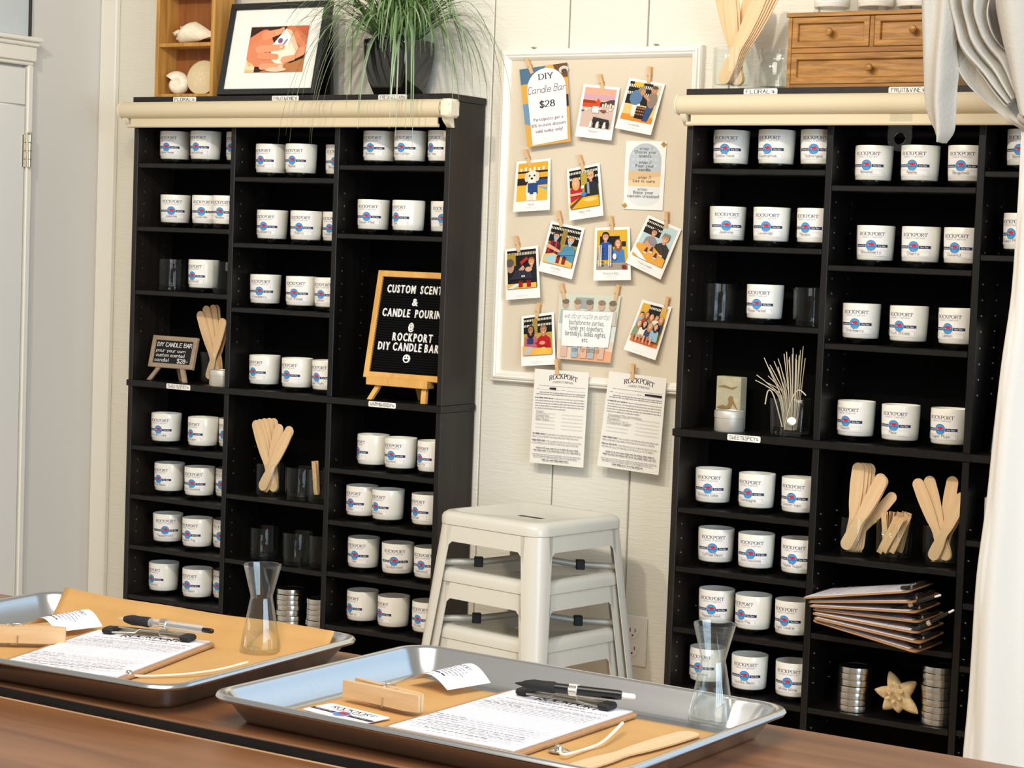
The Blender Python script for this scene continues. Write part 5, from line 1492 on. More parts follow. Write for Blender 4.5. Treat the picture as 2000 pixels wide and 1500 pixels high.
# clipboards
def clipboard(W_, H_, th, label, group=None, paper=None, form=None):
    """lies flat: x across, y up towards the clip, origin at the board's bottom face centre"""
    root = thing('clipboard', label, 'clipboard', (0, 0, 0), group=group)
    mb = MB(); pts = rrect(W_/2, H_/2, .012, 5)
    e = .0008
    lp = [[(x*(1-2*e/W_), y*(1-2*e/H_), 0) for x, y in pts], [(x, y, e) for x, y in pts], [(x, y, th-e) for x, y in pts], [(x*(1-2*e/W_), y*(1-2*e/H_), th) for x, y in pts]]
    mb.loops(lp, 0, capa=True, capb=True); mb.build('board', 'hardboard', root, world=False, smooth=30)
    if form is not None:
        pw, ph, dy = paper
        mb = MB()
        f = lambda u, v, h: ((u-.5)*pw, dy+(v/1.5-.5)*ph, th+.0012+h)
        mb.prism([(0, 0), (1, 0), (1, 1.5), (0, 1.5)], -.0010, -.0002, f, 0, hx('efecef'))
        form.put(mb, f, 0, .00012); mb.build('paper', 'ink', root, world=False, smooth=0)
    cw = W_*.62; cy = H_/2-.012; zt = th+.0014
    mb = MB()
    mb.box(-cw/2, cw/2, cy-.004, cy+.010, zt, zt+.0012, b=.0004); mb.tube([(-cw/2, cy+.008, zt+.004), (cw/2, cy+.008, zt+.004)], .0026, 10)
    mb.build('clip_plate', 'steel', root, world=False, smooth=40)
    mb = MB(); mb.tube([(-cw/2+.006, cy-.012, zt+.003), (-cw*.16, cy-.008, zt+.004), (-.012, cy-.004, zt+.0075), (.012, cy-.004, zt+.0075), (cw*.16, cy-.008, zt+.004), (cw/2-.006, cy-.012, zt+.003)], .0010, 8)
    mb.build('clip_wire', 'steel', root, world=False, smooth=60)
    for s_ in (-1, 1):
        mb = MB(); mb.box(s_*cw/2-.007, s_*cw/2+.007, cy-.014, cy+.005, zt+.0002, zt+.0072, b=.0022); mb.build('corner_grip', 'rubber', root, world=False, smooth=30)
    return root
zz = SH_LO1['R'][1]
words = ['lowest', 'second lowest', 'third lowest', 'middle', 'third from the top', 'second from the top', 'topmost']
CB0 = None
cbx = RX+PW+T+.155; cby = RY-.005
tip = -.118
for i in range(7):
    lab = 'brown clipboard with papers, %s in the pile jutting from the right unit' % words[i]
    ang = math.radians(-8.6+3.1*i)
    if CB0 is None:
        CB0 = clipboard(.155, .235, .0035, lab, 'clipboards piled in the right unit', (.1397, .212, -.006), form_art(40, hand_notes=False)); o = CB0
    else: o = dup(CB0, (0, 0, 0), (0, 0, 0), lab, 'clipboards piled in the right unit')
    # board +y points along world +x (clip to the right), tilted up about the left end
    Rm = Matrix.Rotation(-ang, 4, 'Y') @ Matrix.Rotation(math.radians(-90+(-1, 1, -1, .5, 1, -.5, 1)[i]), 4, 'Z')
    h0 = .040+.0076*i
    lx = cbx+tip+(-.0, .004, .0, -.004, -.008, -.012, -.022)[6-i if False else i]
    cpos = Vector((lx, cby+(.004, -.006, .0, .006, -.004, .002, -.006)[i], zz+h0)) + (Rm @ Vector((0, .1175, 0)))
    Rm.translation = cpos
    o.location = cpos; o.rotation_euler = Rm.to_euler()
def pen(a, c, r, style, label, group=None, name='pen'):
    """from the tip end a to the clicker end c"""
    a, c = Vector(a), Vector(c); L = (c-a).length
    q = Vector((0, 0, 1)).rotation_difference((c-a).normalized())
    root = thing(name, label, 'pen', a, group=group, rot=q.to_euler())
    body = 'penblack' if style == 'black' else 'penclear'
    mb = MB(); mb.lathe([(.0004, 0), (.0011, .002), (r*.45, L*.06), (r*.62, L*.075), (r*.62, L*.08)], 20); mb.build('tip', 'penclear' if style != 'black' else 'pengrip', root, world=False)
    mb = MB(); mb.lathe([(r*.6, L*.07), (r*.85, L*.1), (r*1.12, L*.16), (r*1.06, L*.24), (r*1.14, L*.33), (r, L*.345)], 20); mb.build('grip', 'pengrip', root, world=False)
    mb = MB(); mb.lathe([(r*.95, L*.345), (r*.95, L*.86), (r*.8, L*.90)], 20); mb.build('barrel', body, root, world=False)
    if style != 'black':
        mb = MB(); mb.lathe([(r*.35, L*.3), (r*.35, L*.88)], 12); mb.build('ink_tube', 'penblack', root, world=False)
    mb = MB()
    lp = []
    n = 36
    for z, k in ((.46, 0), (.465, 1), (.53, 1), (.535, 0)):
        lp.append([((r*1.0+k*r*.22*(1 if i % 2 else .6))*math.cos(2*PI*i/n), (r*1.0+k*r*.22*(1 if i % 2 else .6))*math.sin(2*PI*i/n), z*L) for i in range(n)])
    mb.loops(lp, 0, capa=True, capb=True); mb.build('knurled_ring', 'nickel', root, world=False, smooth=0)
    mb = MB(); mb.lathe([(r*.55, L*.9), (r*.55, L*.985), (r*.4, L), (0, L)], 16); mb.build('clicker', 'outlet' if style == 'black' else 'penblack', root, world=False)
    mb = MB(); mb.box(-.0022, .0022, r*.9, r*1.5, L*.62, L*.64, b=.0003); mb.box(-.0022, .0022, r*1.25, r*1.6, L*.63, L*.88, b=.0004); mb.box(-.0022, .0022, r*.7, r*1.5, L*.86, L*.885, b=.0003)
    mb.build('pocket_clip', 'penblack' if style == 'black' else 'penclear', root, world=False, smooth=0)
    return root
a = onY(1786, 1178, RY-.06); c = onY(1832, 1164, RY-.06); d = (c-a).normalized()
pen(a-d*.075, a+d*.06, .0045, 'black', 'black pen lying across the topmost clipboard clip of the pile')
a = onY(1835, 1206, RY-.07); c = onY(1866, 1190, RY-.07); d = (c-a).normalized()
pen(a-d*.085, a+d*.035, .0045, 'black', 'black pen at the lower right of the clipboard pile')

zz = SH_LO1['R'][2]
lid_stack(max(onY(1667, 1370, RY+.05).x, RX+PW+T+.040), RY+.055, zz, 7, .0365, .0132, 'stack left of the spiny shell', 'tin lids in the right shelf unit', 7)
lid_stack(min(onY(1832, 1370, RY+.045).x, RX+2*PW-.038), RY+.05, zz, 9, .0365, .0132, 'stack right of the spiny shell', 'tin lids in the right shelf unit', 8)
# spiny shell
p = onY(1750, 1372, RY+.02)
root = thing('spiny_seashell', 'tan spiny star shaped seashell between the two right stacks of tin lids', 'seashell', (p.x, RY+.03, zz+.0505), rot=(math.radians(-18), 0, 0))
spk = [(119, .063), (45, .056), (175, .061), (231, .050), (-80, .042), (-33, .067)]
n = 140; ringR = []
for i in range(n):
    th = 2*PI*i/n; best = .027
    for a_, L in spk:
        dd = abs((math.degrees(th)-a_+180) % 360-180)
        best = max(best, .027+(L*.88-.027)*max(0, 1-dd/34.0)**1.35)
    ringR.append(best)
mb = MB(); lp = []
for t, hgt in ((1.0, 0), (.97, .006), (.82, .011), (.62, .016), (.45, .022), (.30, .028), (.18, .033), (.07, .037), (.01, .038)):
    lp.append([((ringR[i]*t if t > .7 else (ringR[i]*.25+.027*.75)*t)*math.cos(2*PI*i/n), -hgt-.0022*math.sin(5*2*PI*i/n+9*t)*(t < .8), (ringR[i]*t if t > .7 else (ringR[i]*.25+.027*.75)*t)*math.sin(2*PI*i/n)) for i in range(n)])
back = [[(x*.96, .008, z*.96) for x, y, z in lp[0]], [(x*.4, .016, z*.4) for x, y, z in lp[0]]]
mb.loops(back[::-1]+lp, 0, capa=True, capb=True); mb.build('body', 'conch', root, world=False, smooth=55)
for k in range(7):
    a_ = k*2*PI/7+.3; r0 = .016
    mb = MB(); mb.tube([(r0*math.cos(a_), -.022, r0*math.sin(a_)), (r0*1.15*math.cos(a_), -.028, r0*1.15*math.sin(a_)), (r0*1.3*math.cos(a_), -.031, r0*1.3*math.sin(a_))], [.0048, .0032, .0012], 8); mb.build('spine', 'conch', root, world=False)

# ================================================================== ON TOP OF THE RIGHT UNIT
# drawer chest
cl = onY(1534, 168, RY+.01).x; cr = onY(1868, 160, RY+.01).x
cy0, cy1 = RY+.012, RY+.135; HH = .158
root = thing('drawer_chest', 'small honey wood chest of three drawers on the right shelf unit', 'drawer chest', ((cl+cr)/2, RY+.07, UZ))
def cpart(nm, mt, *bx, b=.001):
    mb = MB(); mb.box(*bx, b=b); return mb.build(nm, mt, root, smooth=0)
t_ = .0085
cpart('side_panel', 'chest', cl, cl+t_, cy0, cy1, UZ, UZ+HH-.009); cpart('side_panel', 'chest', cr-t_, cr, cy0, cy1, UZ, UZ+HH-.009)
cpart('top_panel', 'chest', cl-.004, cr+.004, cy0-.004, cy1, UZ+HH-.009, UZ+HH)
cpart('bottom_panel', 'chestdark', cl+t_, cr-t_, cy0, cy1, UZ, UZ+.008)
cpart('back_panel', 'chestdark', cl+t_, cr-t_, cy1-.005, cy1, UZ+.008, UZ+HH-.009)
zm = UZ+.078; xm = (cl+cr)/2
cpart('rail', 'chestdark', cl+t_, cr-t_, cy0+.001, cy1-.006, zm-.005, zm+.006); cpart('divider', 'chestdark', xm-.005, xm+.005, cy0+.001, cy1-.006, zm+.006, UZ+HH-.009)
for x0, x1, z0, z1 in ((cl+t_, xm-.005, zm+.006, UZ+HH-.009), (xm+.005, cr-t_, zm+.006, UZ+HH-.009), (cl+t_, cr-t_, UZ+.008, zm-.005)):
    x0 += .0008; x1 -= .0008; z0 += .0008; z1 -= .0008
    mb = MB()
    frame_mesh(mb, x0, x1, z0, z1, [(0, -.1), (0, 0), (.0008, .0008), (.0115, .0008), (.013, -.0005), (.0145, -.006)], f=lambda x, z, h: (x, cy0+.001-h, z))
    mb.box(x0+.0135, x1-.0135, cy0+.0068, cy0+.012, z0+.0135, z1-.0135)
    dr = mb.build('drawer', 'chest', root, smooth=0)
    mb = MB(); mb.lathe([(0, .0), (.0045, 0), (.0042, .006), (.0075, .010), (.0085, .015), (.0075, .019), (.004, .021), (0, .0213)], 20, axis='y', cap=False)
    mb.v = [(x+(x0+x1)/2, cy0+.0068-y, z+(z0+z1)/2) for x, y, z in mb.v]; mb.build('knob', 'chest', dr)
# candles standing on the chest
for k, (px, w) in enumerate(((1624, 'left'), (1706, 'middle'), (1775, 'right'))):
    p = onY(px, 18, RY+.06)
    candle(p.x, RY+.062+(.0, .012, .03)[k], UZ+HH, -20, ('Apple', 'Cherry', 'Peach')[k], 'white jar candle on the wooden drawer chest, %s of three' % w, 'jar candles on the drawer chest')
# big tumbler of sticks and a wide glass jar
g = onY(1428, 172, RY+.055)
tumbler(g.x, RY+.058, UZ, 'clear tumbler of long sticks on top of the right unit', RGT_, .0425, .092)
sheaf(g.x, RY+.058, UZ, ((-.016, .088, .196, .030), (-.015, .092, .196, .030), (-.014, .096, .195, .030), (-.013, .100, .194, .030), (-.012, .104, .192, .030), (.012, -.030, .208, .026), (.013, -.024, .208, .026), (.016, -.056, .20, .024), (.015, -.062, .20, .024), (-.004, .030, .206, .026)),
      'long pale wooden stick in the tumbler on top of the right unit', 'long sticks in the tumbler on top of the right unit', .0036)
p = onY(1512, 172, RY+.07)
root = thing('glass_jar', 'wide empty clear glass jar between the stick tumbler and the drawer chest', 'jar', (p.x-.004, RY+.085, UZ))
mb = MB(); mb.lathe([(0, .0003), (.035, .0003), (.0385, .004), (.0395, .02), (.0395, .058), (.036, .066), (.0345, .070), (.0385, .078), (.0385, .088), (.0375, .0885), (.0365, .087), (.0365, .079), (.0325, .070), (.034, .064), (.0375, .056), (.0375, .02), (.035, .009), (0, .007)], 40, cap=False); mb.build('vessel', 'glass', root, world=False, smooth=50)
# ================================================================== STACKED STOOLS
def make_stool(label):
    root = thing('metal_stool', label, 'stool', (0, 0, 0), group='stacked metal stools')
    Hs, hw, hb = .478, .154, .193     # seat height, half seat, half spread at the floor
    mb = MB(); lp = []
    def sq(h, r, z): return [(x, y, z) for x, y in rrect(h, h, r, 7)]
    for h, r, z in ((hw-.006, .038, Hs-.031), (hw, .040, Hs-.029), (hw, .040, Hs-.013), (hw-.003, .040, Hs-.006), (hw-.010, .038, Hs-.001), (hw-.018, .034, Hs), (hw-.026, .030, Hs-.002), (hw-.034, .026, Hs-.008)): lp.append(sq(h, r, z))
    # shallow dish with the hand slot in the middle
    nn = len(lp[0])
    slot = []
    for x, y, z in lp[-1]:
        a_ = math.atan2(y, x); sx, sy = .036, .0085
        slot.append((max(-sx, min(sx, x*.40)) if abs(math.cos(a_)) > .2 else x*.40, max(-sy, min(sy, y*.2)), Hs-.012))
    lp.append(slot)
    mb.loops(lp, 0); mb.build('seat', 'stool', root, world=False, smooth=45)
    zt = Hs-.030
    def half(z): return hw-.002+(hb-hw)*(zt-z)/zt
    # apron boards between the legs, arched corners below
    for k in range(4):
        mb = MB(); R_ = Matrix.Rotation(k*PI/2, 4, 'Z'); mb.T = R_
        za = zt-.036
        pts = [(-.115, zt), (.115, zt), (.115, zt-.06), (.109, zt-.046), (.098, za), (-.098, za), (-.109, zt-.046), (-.115, zt-.06)]
        mb.prism(pts, 0, -.0022, lambda u, v, h: (u, -(half(v)+h), v)); mb.build('apron', 'stool', root, world=False, smooth=0)
    # legs: pressed V-section wrapping each corner, tapering to the foot
    for k in range(4):
        mb = MB(); mb.T = Matrix.Rotation(k*PI/2, 4, 'Z'); lp = []
        for z in (zt, zt-.05, zt-.12, zt-.25, .012):
            h = half(z); w = .050-.018*(zt-z)/zt; rr = .036-.012*(zt-z)/zt
            o_ = [(h-w-rr*.0, -h)] + arc(h-rr, -h+rr, rr, rr, -90, 0, 7) + [(h, -h+w)]
            th = .0022
            i_ = [(h-th, -h+w)] + arc(h-rr, -h+rr, rr-th, rr-th, 0, -90, 7) + [(h-w, -h+th)]
            lp.append([(x, y, z) for x, y in o_+i_])
        mb.loops(lp, 0, capa=True, capb=True); lg = mb.build('leg', 'stool', root, world=False, smooth=40)
        mb = MB(); mb.T = Matrix.Rotation(k*PI/2, 4, 'Z'); h = half(.01)
        mb.lathe([(.0, 0), (.0045, 0), (.005, .003), (.005, .0118), (0, .0118)], 12, (h-.013, -h+.013, 0), cap=False); mb.build('rubber_foot', 'rubber', lg, world=False)
    # crossed brace under the seat with black pads
    zb = zt-.0835
    for s_ in (-1, 1):
        mb = MB(); h = half(zb)-.014
        mb.tube([(-h, -s_*h, zb-.006), (-h*.5, -s_*h*.5, zb-.002), (0, 0, zb+.012 if s_ > 0 else zb+.030), (h*.5, s_*h*.5, zb-.002), (h, s_*h, zb-.006)], .0075, 10); br = mb.build('cross_brace', 'stoolbar', root, world=False, smooth=60)
        for q in (-1, 1):
            d = .56; mb = MB(); x, y = q*h*d, q*s_*h*d
            mb.T = Matrix.Translation((x, y, zb-.002)) @ Matrix.Rotation(math.atan2(s_, 1), 4, 'Z'); mb.box(-.010, .010, -.010, .010, -.0120, .010, b=.0015); mb.build('pad', 'rubber', br, world=False, smooth=0)
    return root
SPOT = (1.345, -.125)
s0 = make_stool('cream metal stool at the bottom of the stack, seat partly hidden by the tray')
rs = math.radians(-9)
s0.location = (SPOT[0], SPOT[1], 0); s0.rotation_euler = (0, 0, rs)
dup(s0, (SPOT[0], SPOT[1], .128), (0, 0, rs), 'cream metal stool in the middle of the stack of three')
dup(s0, (SPOT[0], SPOT[1], .256), (0, 0, rs), 'cream metal stool on top of the stack, hand slot in its seat')

# ================================================================== TABLE
root = thing('work_table', 'dark brown plank table in the foreground holding the two trays', 'table', (2.6, -2.7, 0))
TB = -2.205; GAP = -2.583
def plank(nm, y0, y1, drop):
    mb = MB(); mb.box(1.2, 4.2, y0, y1, TZ-.045, TZ-drop, b=.003); return mb.build(nm, 'table', root, smooth=0)
plank('plank', GAP+.006, TB, 0); plank('plank', -3.05, GAP-.008, .007); plank('plank', -3.45, -3.055, .007)
mb = MB(); mb.box(1.2, 4.2, GAP+.0030, GAP+.0058, TZ-.044, TZ-.0012); o = mb.build('plank_edge', 'gapshade', root, smooth=0); o['label'] = 'dark strip along the plank gap, shade painted into its colour'  # thin strip added so the gap reads as shaded
mb = MB(); mb.box(1.2, 4.2, GAP-.0100, GAP-.0068, TZ-.03, TZ-.0066, b=.0008); mb.build('plank_edge', 'tableedge', root, smooth=0)
mb = MB(); mb.box(1.26, 4.14, -3.4, TB-.05, TZ-.13, TZ-.046); mb.build('apron', 'table', root, smooth=0)
for x in (1.3, 4.02):
    for y in (TB-.14, -3.4):
        mb = MB(); mb.box(x, x+.09, y, y+.09, 0, TZ-.046, b=.004); mb.build('leg', 'table', root, smooth=0)

# ================================================================== TRAYS AND WHAT LIES ON THEM
TW, TD = .455, .343
def make_tray(c, rz, label):
    root = thing('sheet_pan', label, 'tray', (c[0], c[1], TZ), rz)
    mb = MB(); lp = []
    for ins, z in ((.030, 0), (.026, .0006), (.023, .004), (.0095, .0235), (.0045, .0225), (.0015, .0235), (.0002, .0262), (.0016, .0288), (.0052, .0297), (.0085, .0288), (.0102, .0266), (.0125, .0235), (.026, .0042), (.030, .0018), (.036, .0012)):
        lp.append([(x, y, z) for x, y in rrect(TW/2-ins, TD/2-ins, max(.012, .034-ins*.55), 8)])
    mb.loops(lp, 0, capa=True, capb=True)
    mb.build('pan', 'tray', root, world=False, smooth=50)
    return root
T1c, T1r = (2.218, -2.418), math.radians(3.2)
T2c, T2r = (2.717, -2.402), math.radians(-1.3)
make_tray(T1c, T1r, 'aluminium sheet pan at the left of the table')
make_tray(T2c, T2r, 'aluminium sheet pan at the right of the table, in the middle foreground')
def kraft(c, rz, label, w, d, ox, oy, lift):
    Rm = Matrix.Translation((c[0], c[1], TZ)) @ Matrix.Rotation(rz, 4, 'Z')
    mb = MB()
    def f(u, v):
        x = ox+(u-.5)*w; y = oy+(v-.5)*d
        z = .0028+.0006*math.sin(x*40)*math.sin(y*31)
        # where the sheet reaches the sloping walls it climbs them
        ex = max(0, abs(x)-(TW/2-.037)); ey = max(0, abs(y)-(TD/2-.037))
        z += max(ex, ey)*1.40
        cu = max(0, (.5-u))*max(0, (v-.5))*4
        z += lift*cu**2
        return Rm @ Vector((x, y, z))
    mb.grid(f, 40, 30)
    o = mb.build('kraft_paper', 'kraft', None, smooth=60, origin=(c[0], c[1], TZ), solid=.0003)
    return tag(o, label, 'paper')
kraft(T1c, T1r, 'brown kraft paper sheet lining the left tray', .384, .300, .002, .006, .004)
kraft(T2c, T2r, 'brown kraft paper sheet lining the right tray', .374, .258, -.001, -.010, .002)
FZ = TZ+.0040
# clipboards
def lay_clip(tl, tr, br, label, seed):
    a_, b_, c_ = onZ(*tl, FZ+.006), onZ(*tr, FZ+.006), onZ(*br, FZ+.006)
    ex = (b_-a_).normalized(); ang = math.atan2(ex.y, ex.x)
    top = (a_+b_)/2; ey = Vector((-ex.y, ex.x, 0))
    ctr = top - ey*.111
    o = clipboard(.155, .224, .0035, label, None, (.1397, .212, .002), form_art(seed, hand_notes=False))
    o.location = (ctr.x, ctr.y, FZ); o.rotation_euler = (0, 0, ang)
    return o
lay_clip((1008, 1344), (1238, 1385), (1060, 1468), 'small clipboard with a printed form on the right tray', 61)
lay_clip((197, 1227), (412, 1249), (205, 1314), 'small clipboard with a printed form on the left tray', 62)
pz = FZ+.0195
pen(onZ(1006, 1334, pz), onZ(1240, 1361, pz+.001), .0052, 'black', 'black ballpoint pen with silver ring lying behind the right clipboard clip')
pen(onZ(231, 1207, pz), onZ(416, 1233, pz+.001), .0052, 'clear', 'clear barrel pen with black grip lying on the left clipboard clip')
# carafes
def carafe(px, py, label):
    p = onZ(px, py, FZ)
    root = thing('hourglass_carafe', label, 'carafe', (p.x, p.y+.0, FZ))
    out = [(.0208, 0), (.0222, .0008), (.0224, .003), (.0218, .008), (.0130, .0560), (.0121, .0595), (.0121, .0615), (.0130, .0655), (.0205, .0950)]
    inn = [(r-.0011, z) for r, z in out[::-1][:-3]]
    mb = MB(); mb.lathe([(0, .0002)]+out+[(.0206, .0966), (.0196, .0964)]+inn+[(.0200, .0035), (.012, .0028), (0, .0026)], 48, cap=False)
    mb.build('vessel', 'glass', root, world=False, smooth=60)
carafe(508, 1272, 'clear hourglass glass carafe on the left tray')
carafe(1388, 1409, 'clear hourglass glass carafe on the right tray')
# large clothespins lying down
def big_pin(p0, p1, L, label):
    z = FZ+.0125
    a_, c_ = onZ(*p0, z), onZ(*p1, z)     # handle end, tip end
    d = c_-a_; L = L or d.length
    root = thing('clothespin', label, 'clothespin', (a_+c_)/2)
    # local z (handle end up) along -d, jaws side by side on the table, width upright
    zv = -d.normalized(); xv = Vector((0, 0, 1)); yv = zv.cross(xv)
    root.rotation_euler = Matrix((xv, yv, zv)).transposed().to_euler()
    pin_parts(root, L, .017, .0085)
    return root
big_pin((684, 1342), (822, 1374), None, 'large wooden clothespin lying on the right tray')
big_pin((-44, 1236), (98, 1240), .112, 'large wooden clothespin lying at the far left of the left tray')
# curled round-print stickers
def curled(c, ang, label, seed):
    r_ = random.Random(seed); p = onZ(*c, FZ+.004); S_ = .060
    a = Art(); a.ell(0, 0, .026, .026, 'f4f2f6', 28)
    a.text('ROCKPORT', 0, .014, .0055, '7a7480', 'serif', width=.026, w=.13)
    for i in range(6): a.words(-.02+.002*abs(i-2), .02-.002*abs(i-2), .009-.0045*i, '8d889a', .0018, rnd=r_)
    a.words(-.013, .013, -.0195, '3c3846', .0026, rnd=r_)
    Rm = Matrix.Translation(p) @ Matrix.Rotation(math.radians(ang), 4, 'Z')
    def f(u, v, h):
        k = (u/S_+.5)
        z = .0015+.016*math.sin(min(1, max(0, k*.98))*PI)**1.0*(.75+.25*(v/S_+.5)) + h
        return Rm @ Vector((u, v, z))
    mb = MB(); mb.grid(lambda s_, t_: f((s_-.5)*S_, (t_-.5)*S_, 0), 16, 2, 0, hx('e9e6e6'))
    # cut artwork finely enough to follow the curl
    a.put(mb, lambda u, v, h: f(u, v, .0003+h), 0, .00008, cut=.004)
    mb.keepn = True
    o = mb.build('curled_sticker', 'ink', None, smooth=60, origin=p)
    return tag(o, label, 'sticker', 'curled stickers on the trays')
curled((878, 1335), -14, 'curled white sticker with round fine print on the right tray', 3)
curled((128, 1225), -14, 'curled white sticker with round fine print on the left tray', 4)
# name sticker lying on the right tray
q4 = [onZ(*q, FZ+.001) for q in ((596, 1387), (640, 1371), (757, 1400), (714, 1412))]
ctr = (q4[0]+q4[2])/2; ex = (q4[2]-q4[1]).normalized(); ang = math.atan2(ex.y, ex.x)
a = Art(); W_, H_ = .082, .040
a.poly([(x, y) for x, y in rrect(W_/2, H_/2, .004, 4)], 'f2efec'); a.text('ROCKPORT', 0, .007, .0075, '5a505c', 'serif', width=.058, w=.12); a.text('CANDLE COMPANY', 0, .002, .003, '9a949e', 'serif', width=.04, w=.12)
a.rect(-W_/2, -.009, W_/2, -.003, '3a2f45'); a.ell(0, -.006, .0095, .0095, 'ded8e0', 22); a.ell(0, -.006, .0085, .0085, '4d86c4', 22); a.poly([(-.006, -.007), (-.006, -.001), (-.002, .0015), (.006, -.001), (.006, -.007)], 'b53448')
a.text('Inspired by', -.024, -.0075, .003, 'd6d0da', 'hand', width=.022, w=.15); a.text('the Sea', .024, -.0075, .003, 'd6d0da', 'hand', width=.018, w=.15)
mb = MB(); Rm = Matrix.Translation(ctr) @ Matrix.Rotation(ang, 4, 'Z')
mb.prism([(x, y) for x, y in rrect(W_/2, H_/2, .004, 4)], -.0004, 0, lambda u, v, h: Rm @ Vector((u, v, h)), 0, hx('ece8e6'))
a.put(mb, lambda u, v, l: Rm @ Vector((u, v, .00005+l)), 0, .0001)
tag(mb.build('name_sticker', 'ink', None, smooth=0, origin=ctr), 'flat white company sticker with a blue and red badge on the right tray', 'sticker')
# wicks and stick on the trays
zw = FZ+.002
tb = onZ(1091, 1467, zw-.001)
wick([onZ(1093, 1467, zw+.004), onZ(1103, 1474, zw+.002), onZ(1150, 1461, zw), onZ(1180, 1447, zw+.002), onZ(1216, 1412, zw+.006)], .0015, 'white candle wick with a round metal tab at the front of the right tray', None, tab=tuple(tb))
tb = onZ(252, 1320, zw-.001)
wick([onZ(262, 1320, zw), onZ(305, 1320, zw), onZ(370, 1316, zw+.001), onZ(430, 1307, zw+.002), onZ(484, 1293, zw+.006)], .0013, 'long pale candle wick curving along the front of the left tray', None, tab=tuple(tb))
a_, c_ = onZ(1150, 1492, FZ+.002), onZ(1352, 1432, FZ+.002)
o = stick_mesh(.185, .022, .0018).build('stirring_stick', 'stick', None, smooth=30, origin=(0, 0, 0))
d = (c_-a_).normalized(); xv = Vector((-d.y, d.x, 0))
mt_ = Matrix((xv, Vector((0, 0, -1)) if xv.cross(Vector((0, 0, -1))).dot(d) > 0 else Vector((0, 0, 1)), d)).transposed()
if mt_.determinant() < 0: mt_ = Matrix((-xv, Vector((0, 0, -1)), d)).transposed()
o.rotation_euler = mt_.to_euler(); o.location = c_-d*.185
tag(o, 'pale wooden stirring stick lying flat at the front of the right tray', 'stirring stick')

# ================================================================== CURTAIN
def crv(pts, t):
    n = len(pts)-1; s_ = min(t*n, n-1e-6); i = int(s_); t = s_-i
    p0, p1, p2, p3 = pts[max(i-1, 0)], pts[i], pts[i+1], pts[min(i+2, n)]
    return tuple(.5*(2*b+(c-a)*t+(2*a-5*b+4*c-d)*t*t+(-a+3*b-3*c+d)*t**3) for a, b, c, d in zip(p0, p1, p2, p3))
root = thing('tied_curtain', 'off white linen curtain tied back at the right edge', 'curtain', (2.62, -.3, .25))
YC = -.30
def px2(pts, y): return [tuple(onY(px, py, y)) for px, py in pts]
# gathered swag above the tie
left = px2([(1806, -60), (1838, 60), (1868, 110), (1900, 165), (1955, 215), (1990, 245), (2040, 275)], YC)
right = px2([(2150, -60), (2150, 40), (2140, 90), (2120, 130), (2090, 170), (2070, 200), (2062, 225)], YC)
mb = MB()
def swag(u, v):
    a_ = Vector(crv(left, v)); b_ = Vector(crv(right, v)); p = a_.lerp(b_, u)
    amp = .030*(1-.55*v)
    w = math.sin(u*14+1.5*math.sin(v*3.3))+.35*math.sin(u*29+v*4+1)
    p.y += -amp*w + .05*(u-.3)
    p.z += .012*math.sin(u*17+v*6)*(1-v)
    return p
mb.grid(swag, 120, 60); mb.build('swag', 'curtain', root, smooth=70, solid=.0015)
# free tail hanging in front of the blind
lf = px2([(1800, -60), (1804, 60), (1806, 140), (1807, 200), (1813, 232), (1821, 252), (1826, 268), (1838, 279)], YC-.05)
rt = px2([(1870, -60), (1868, 40), (1866, 100), (1869, 135), (1866, 170), (1864, 215), (1860, 255), (1843, 279)], YC-.05)
mb = MB()
def tail(u, v):
    p = Vector(crv(lf, v)).lerp(Vector(crv(rt, v)), u)
    p.y += -.026*math.sin(u*PI)*(1-.4*v)-.012*math.sin(u*9+v*5)*(1-v)+.014*math.cos(u*2*PI)*(v > .0)*v
    return p
mb.grid(tail, 40, 60); mb.build('tail', 'curtain', root, smooth=70, solid=.0015)
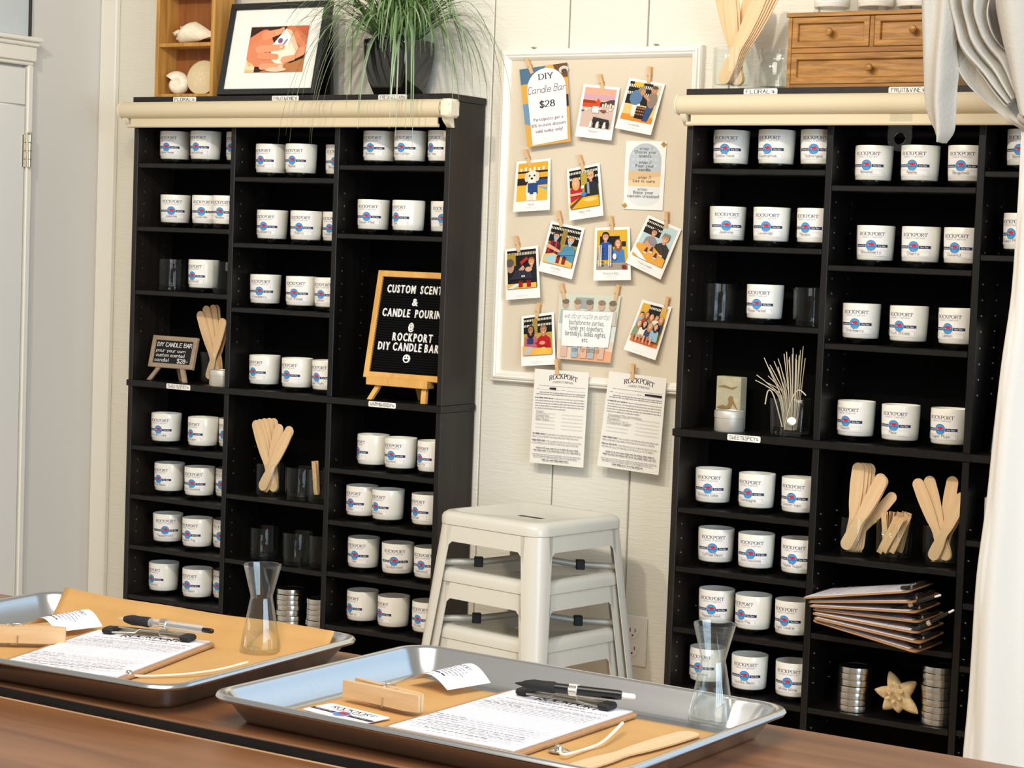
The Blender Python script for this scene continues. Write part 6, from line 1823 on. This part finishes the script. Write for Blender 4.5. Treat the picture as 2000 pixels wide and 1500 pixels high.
# front drape falling from the top right
from mathutils import noise as mnoise
lf2 = px2([(1935, -60), (1948, 20), (1962, 80), (1976, 130), (1986, 180), (1994, 225)], YC-.06)
rt2 = px2([(2140, -60), (2130, 40), (2110, 110), (2085, 170), (2065, 215), (2050, 240)], YC-.06)
mb = MB()
def drape(u, v):
    p = Vector(crv(lf2, v)).lerp(Vector(crv(rt2, v)), u)
    p.y += -.020*math.sin(u*8+v*2)*(1-.5*v)-.03*math.sin(min(1, u*3)*PI/2)+.012*mnoise.noise(p*9)
    return p
mb.grid(drape, 60, 50); mb.build('drape', 'curtain', root, smooth=80, solid=.0015)
# crumpled pleat tucked between the tail and the drape
lf3 = px2([(1862, -60), (1866, 20), (1876, 70), (1888, 105), (1925, 150), (1975, 205)], YC-.03)
rt3 = px2([(1960, -60), (1948, 10), (1950, 45), (1958, 75), (1975, 110), (2000, 180)], YC-.03)
mb = MB()
def pleat(u, v):
    p = Vector(crv(lf3, v)).lerp(Vector(crv(rt3, v)), u)
    k = (u*3.2+.5*math.sin(v*5)) % 1.0
    p.y += -.045*abs(math.sin(u*3.2*PI+.9*math.sin(v*4.5)))*(1-.35*v)+.02*mnoise.noise(p*16)
    p.z += .016*mnoise.noise(p*12+Vector((3, 1, 0)))
    return p
mb.grid(pleat, 90, 70); mb.build('pleat', 'curtain', root, smooth=80, solid=.0015)
# long panel below the tie
mb = MB()
le = px2([(1996, 235), (1992, 350), (1982, 480), (1973, 600), (1957, 720), (1940, 850), (1925, 1000), (1909, 1130), (1897, 1270), (1888, 1400), (1880, 1500), (1870, 1640)], YC)
def panel(u, v):
    p = Vector(crv(le, v)); W_ = .16+.24*v
    p.x += u*W_
    p.y += -.028*math.sin(u*15+.6*math.sin(v*4))*(.35+.65*v)*min(1, .25+u*6) - .004*math.sin(v*23)*(u < .05)
    return p
mb.grid(panel, 90, 70); mb.build('panel', 'sheer', root, smooth=70, solid=.0015)
mb = MB()
pth = [onY(1998, 228, YC-.035), onY(2015, 236, YC-.06), onY(2040, 246, YC-.06), onY(2065, 240, YC-.03)]
mb.tube(pth, .012, 10); mb.build('tie', 'curtain', root, smooth=70)
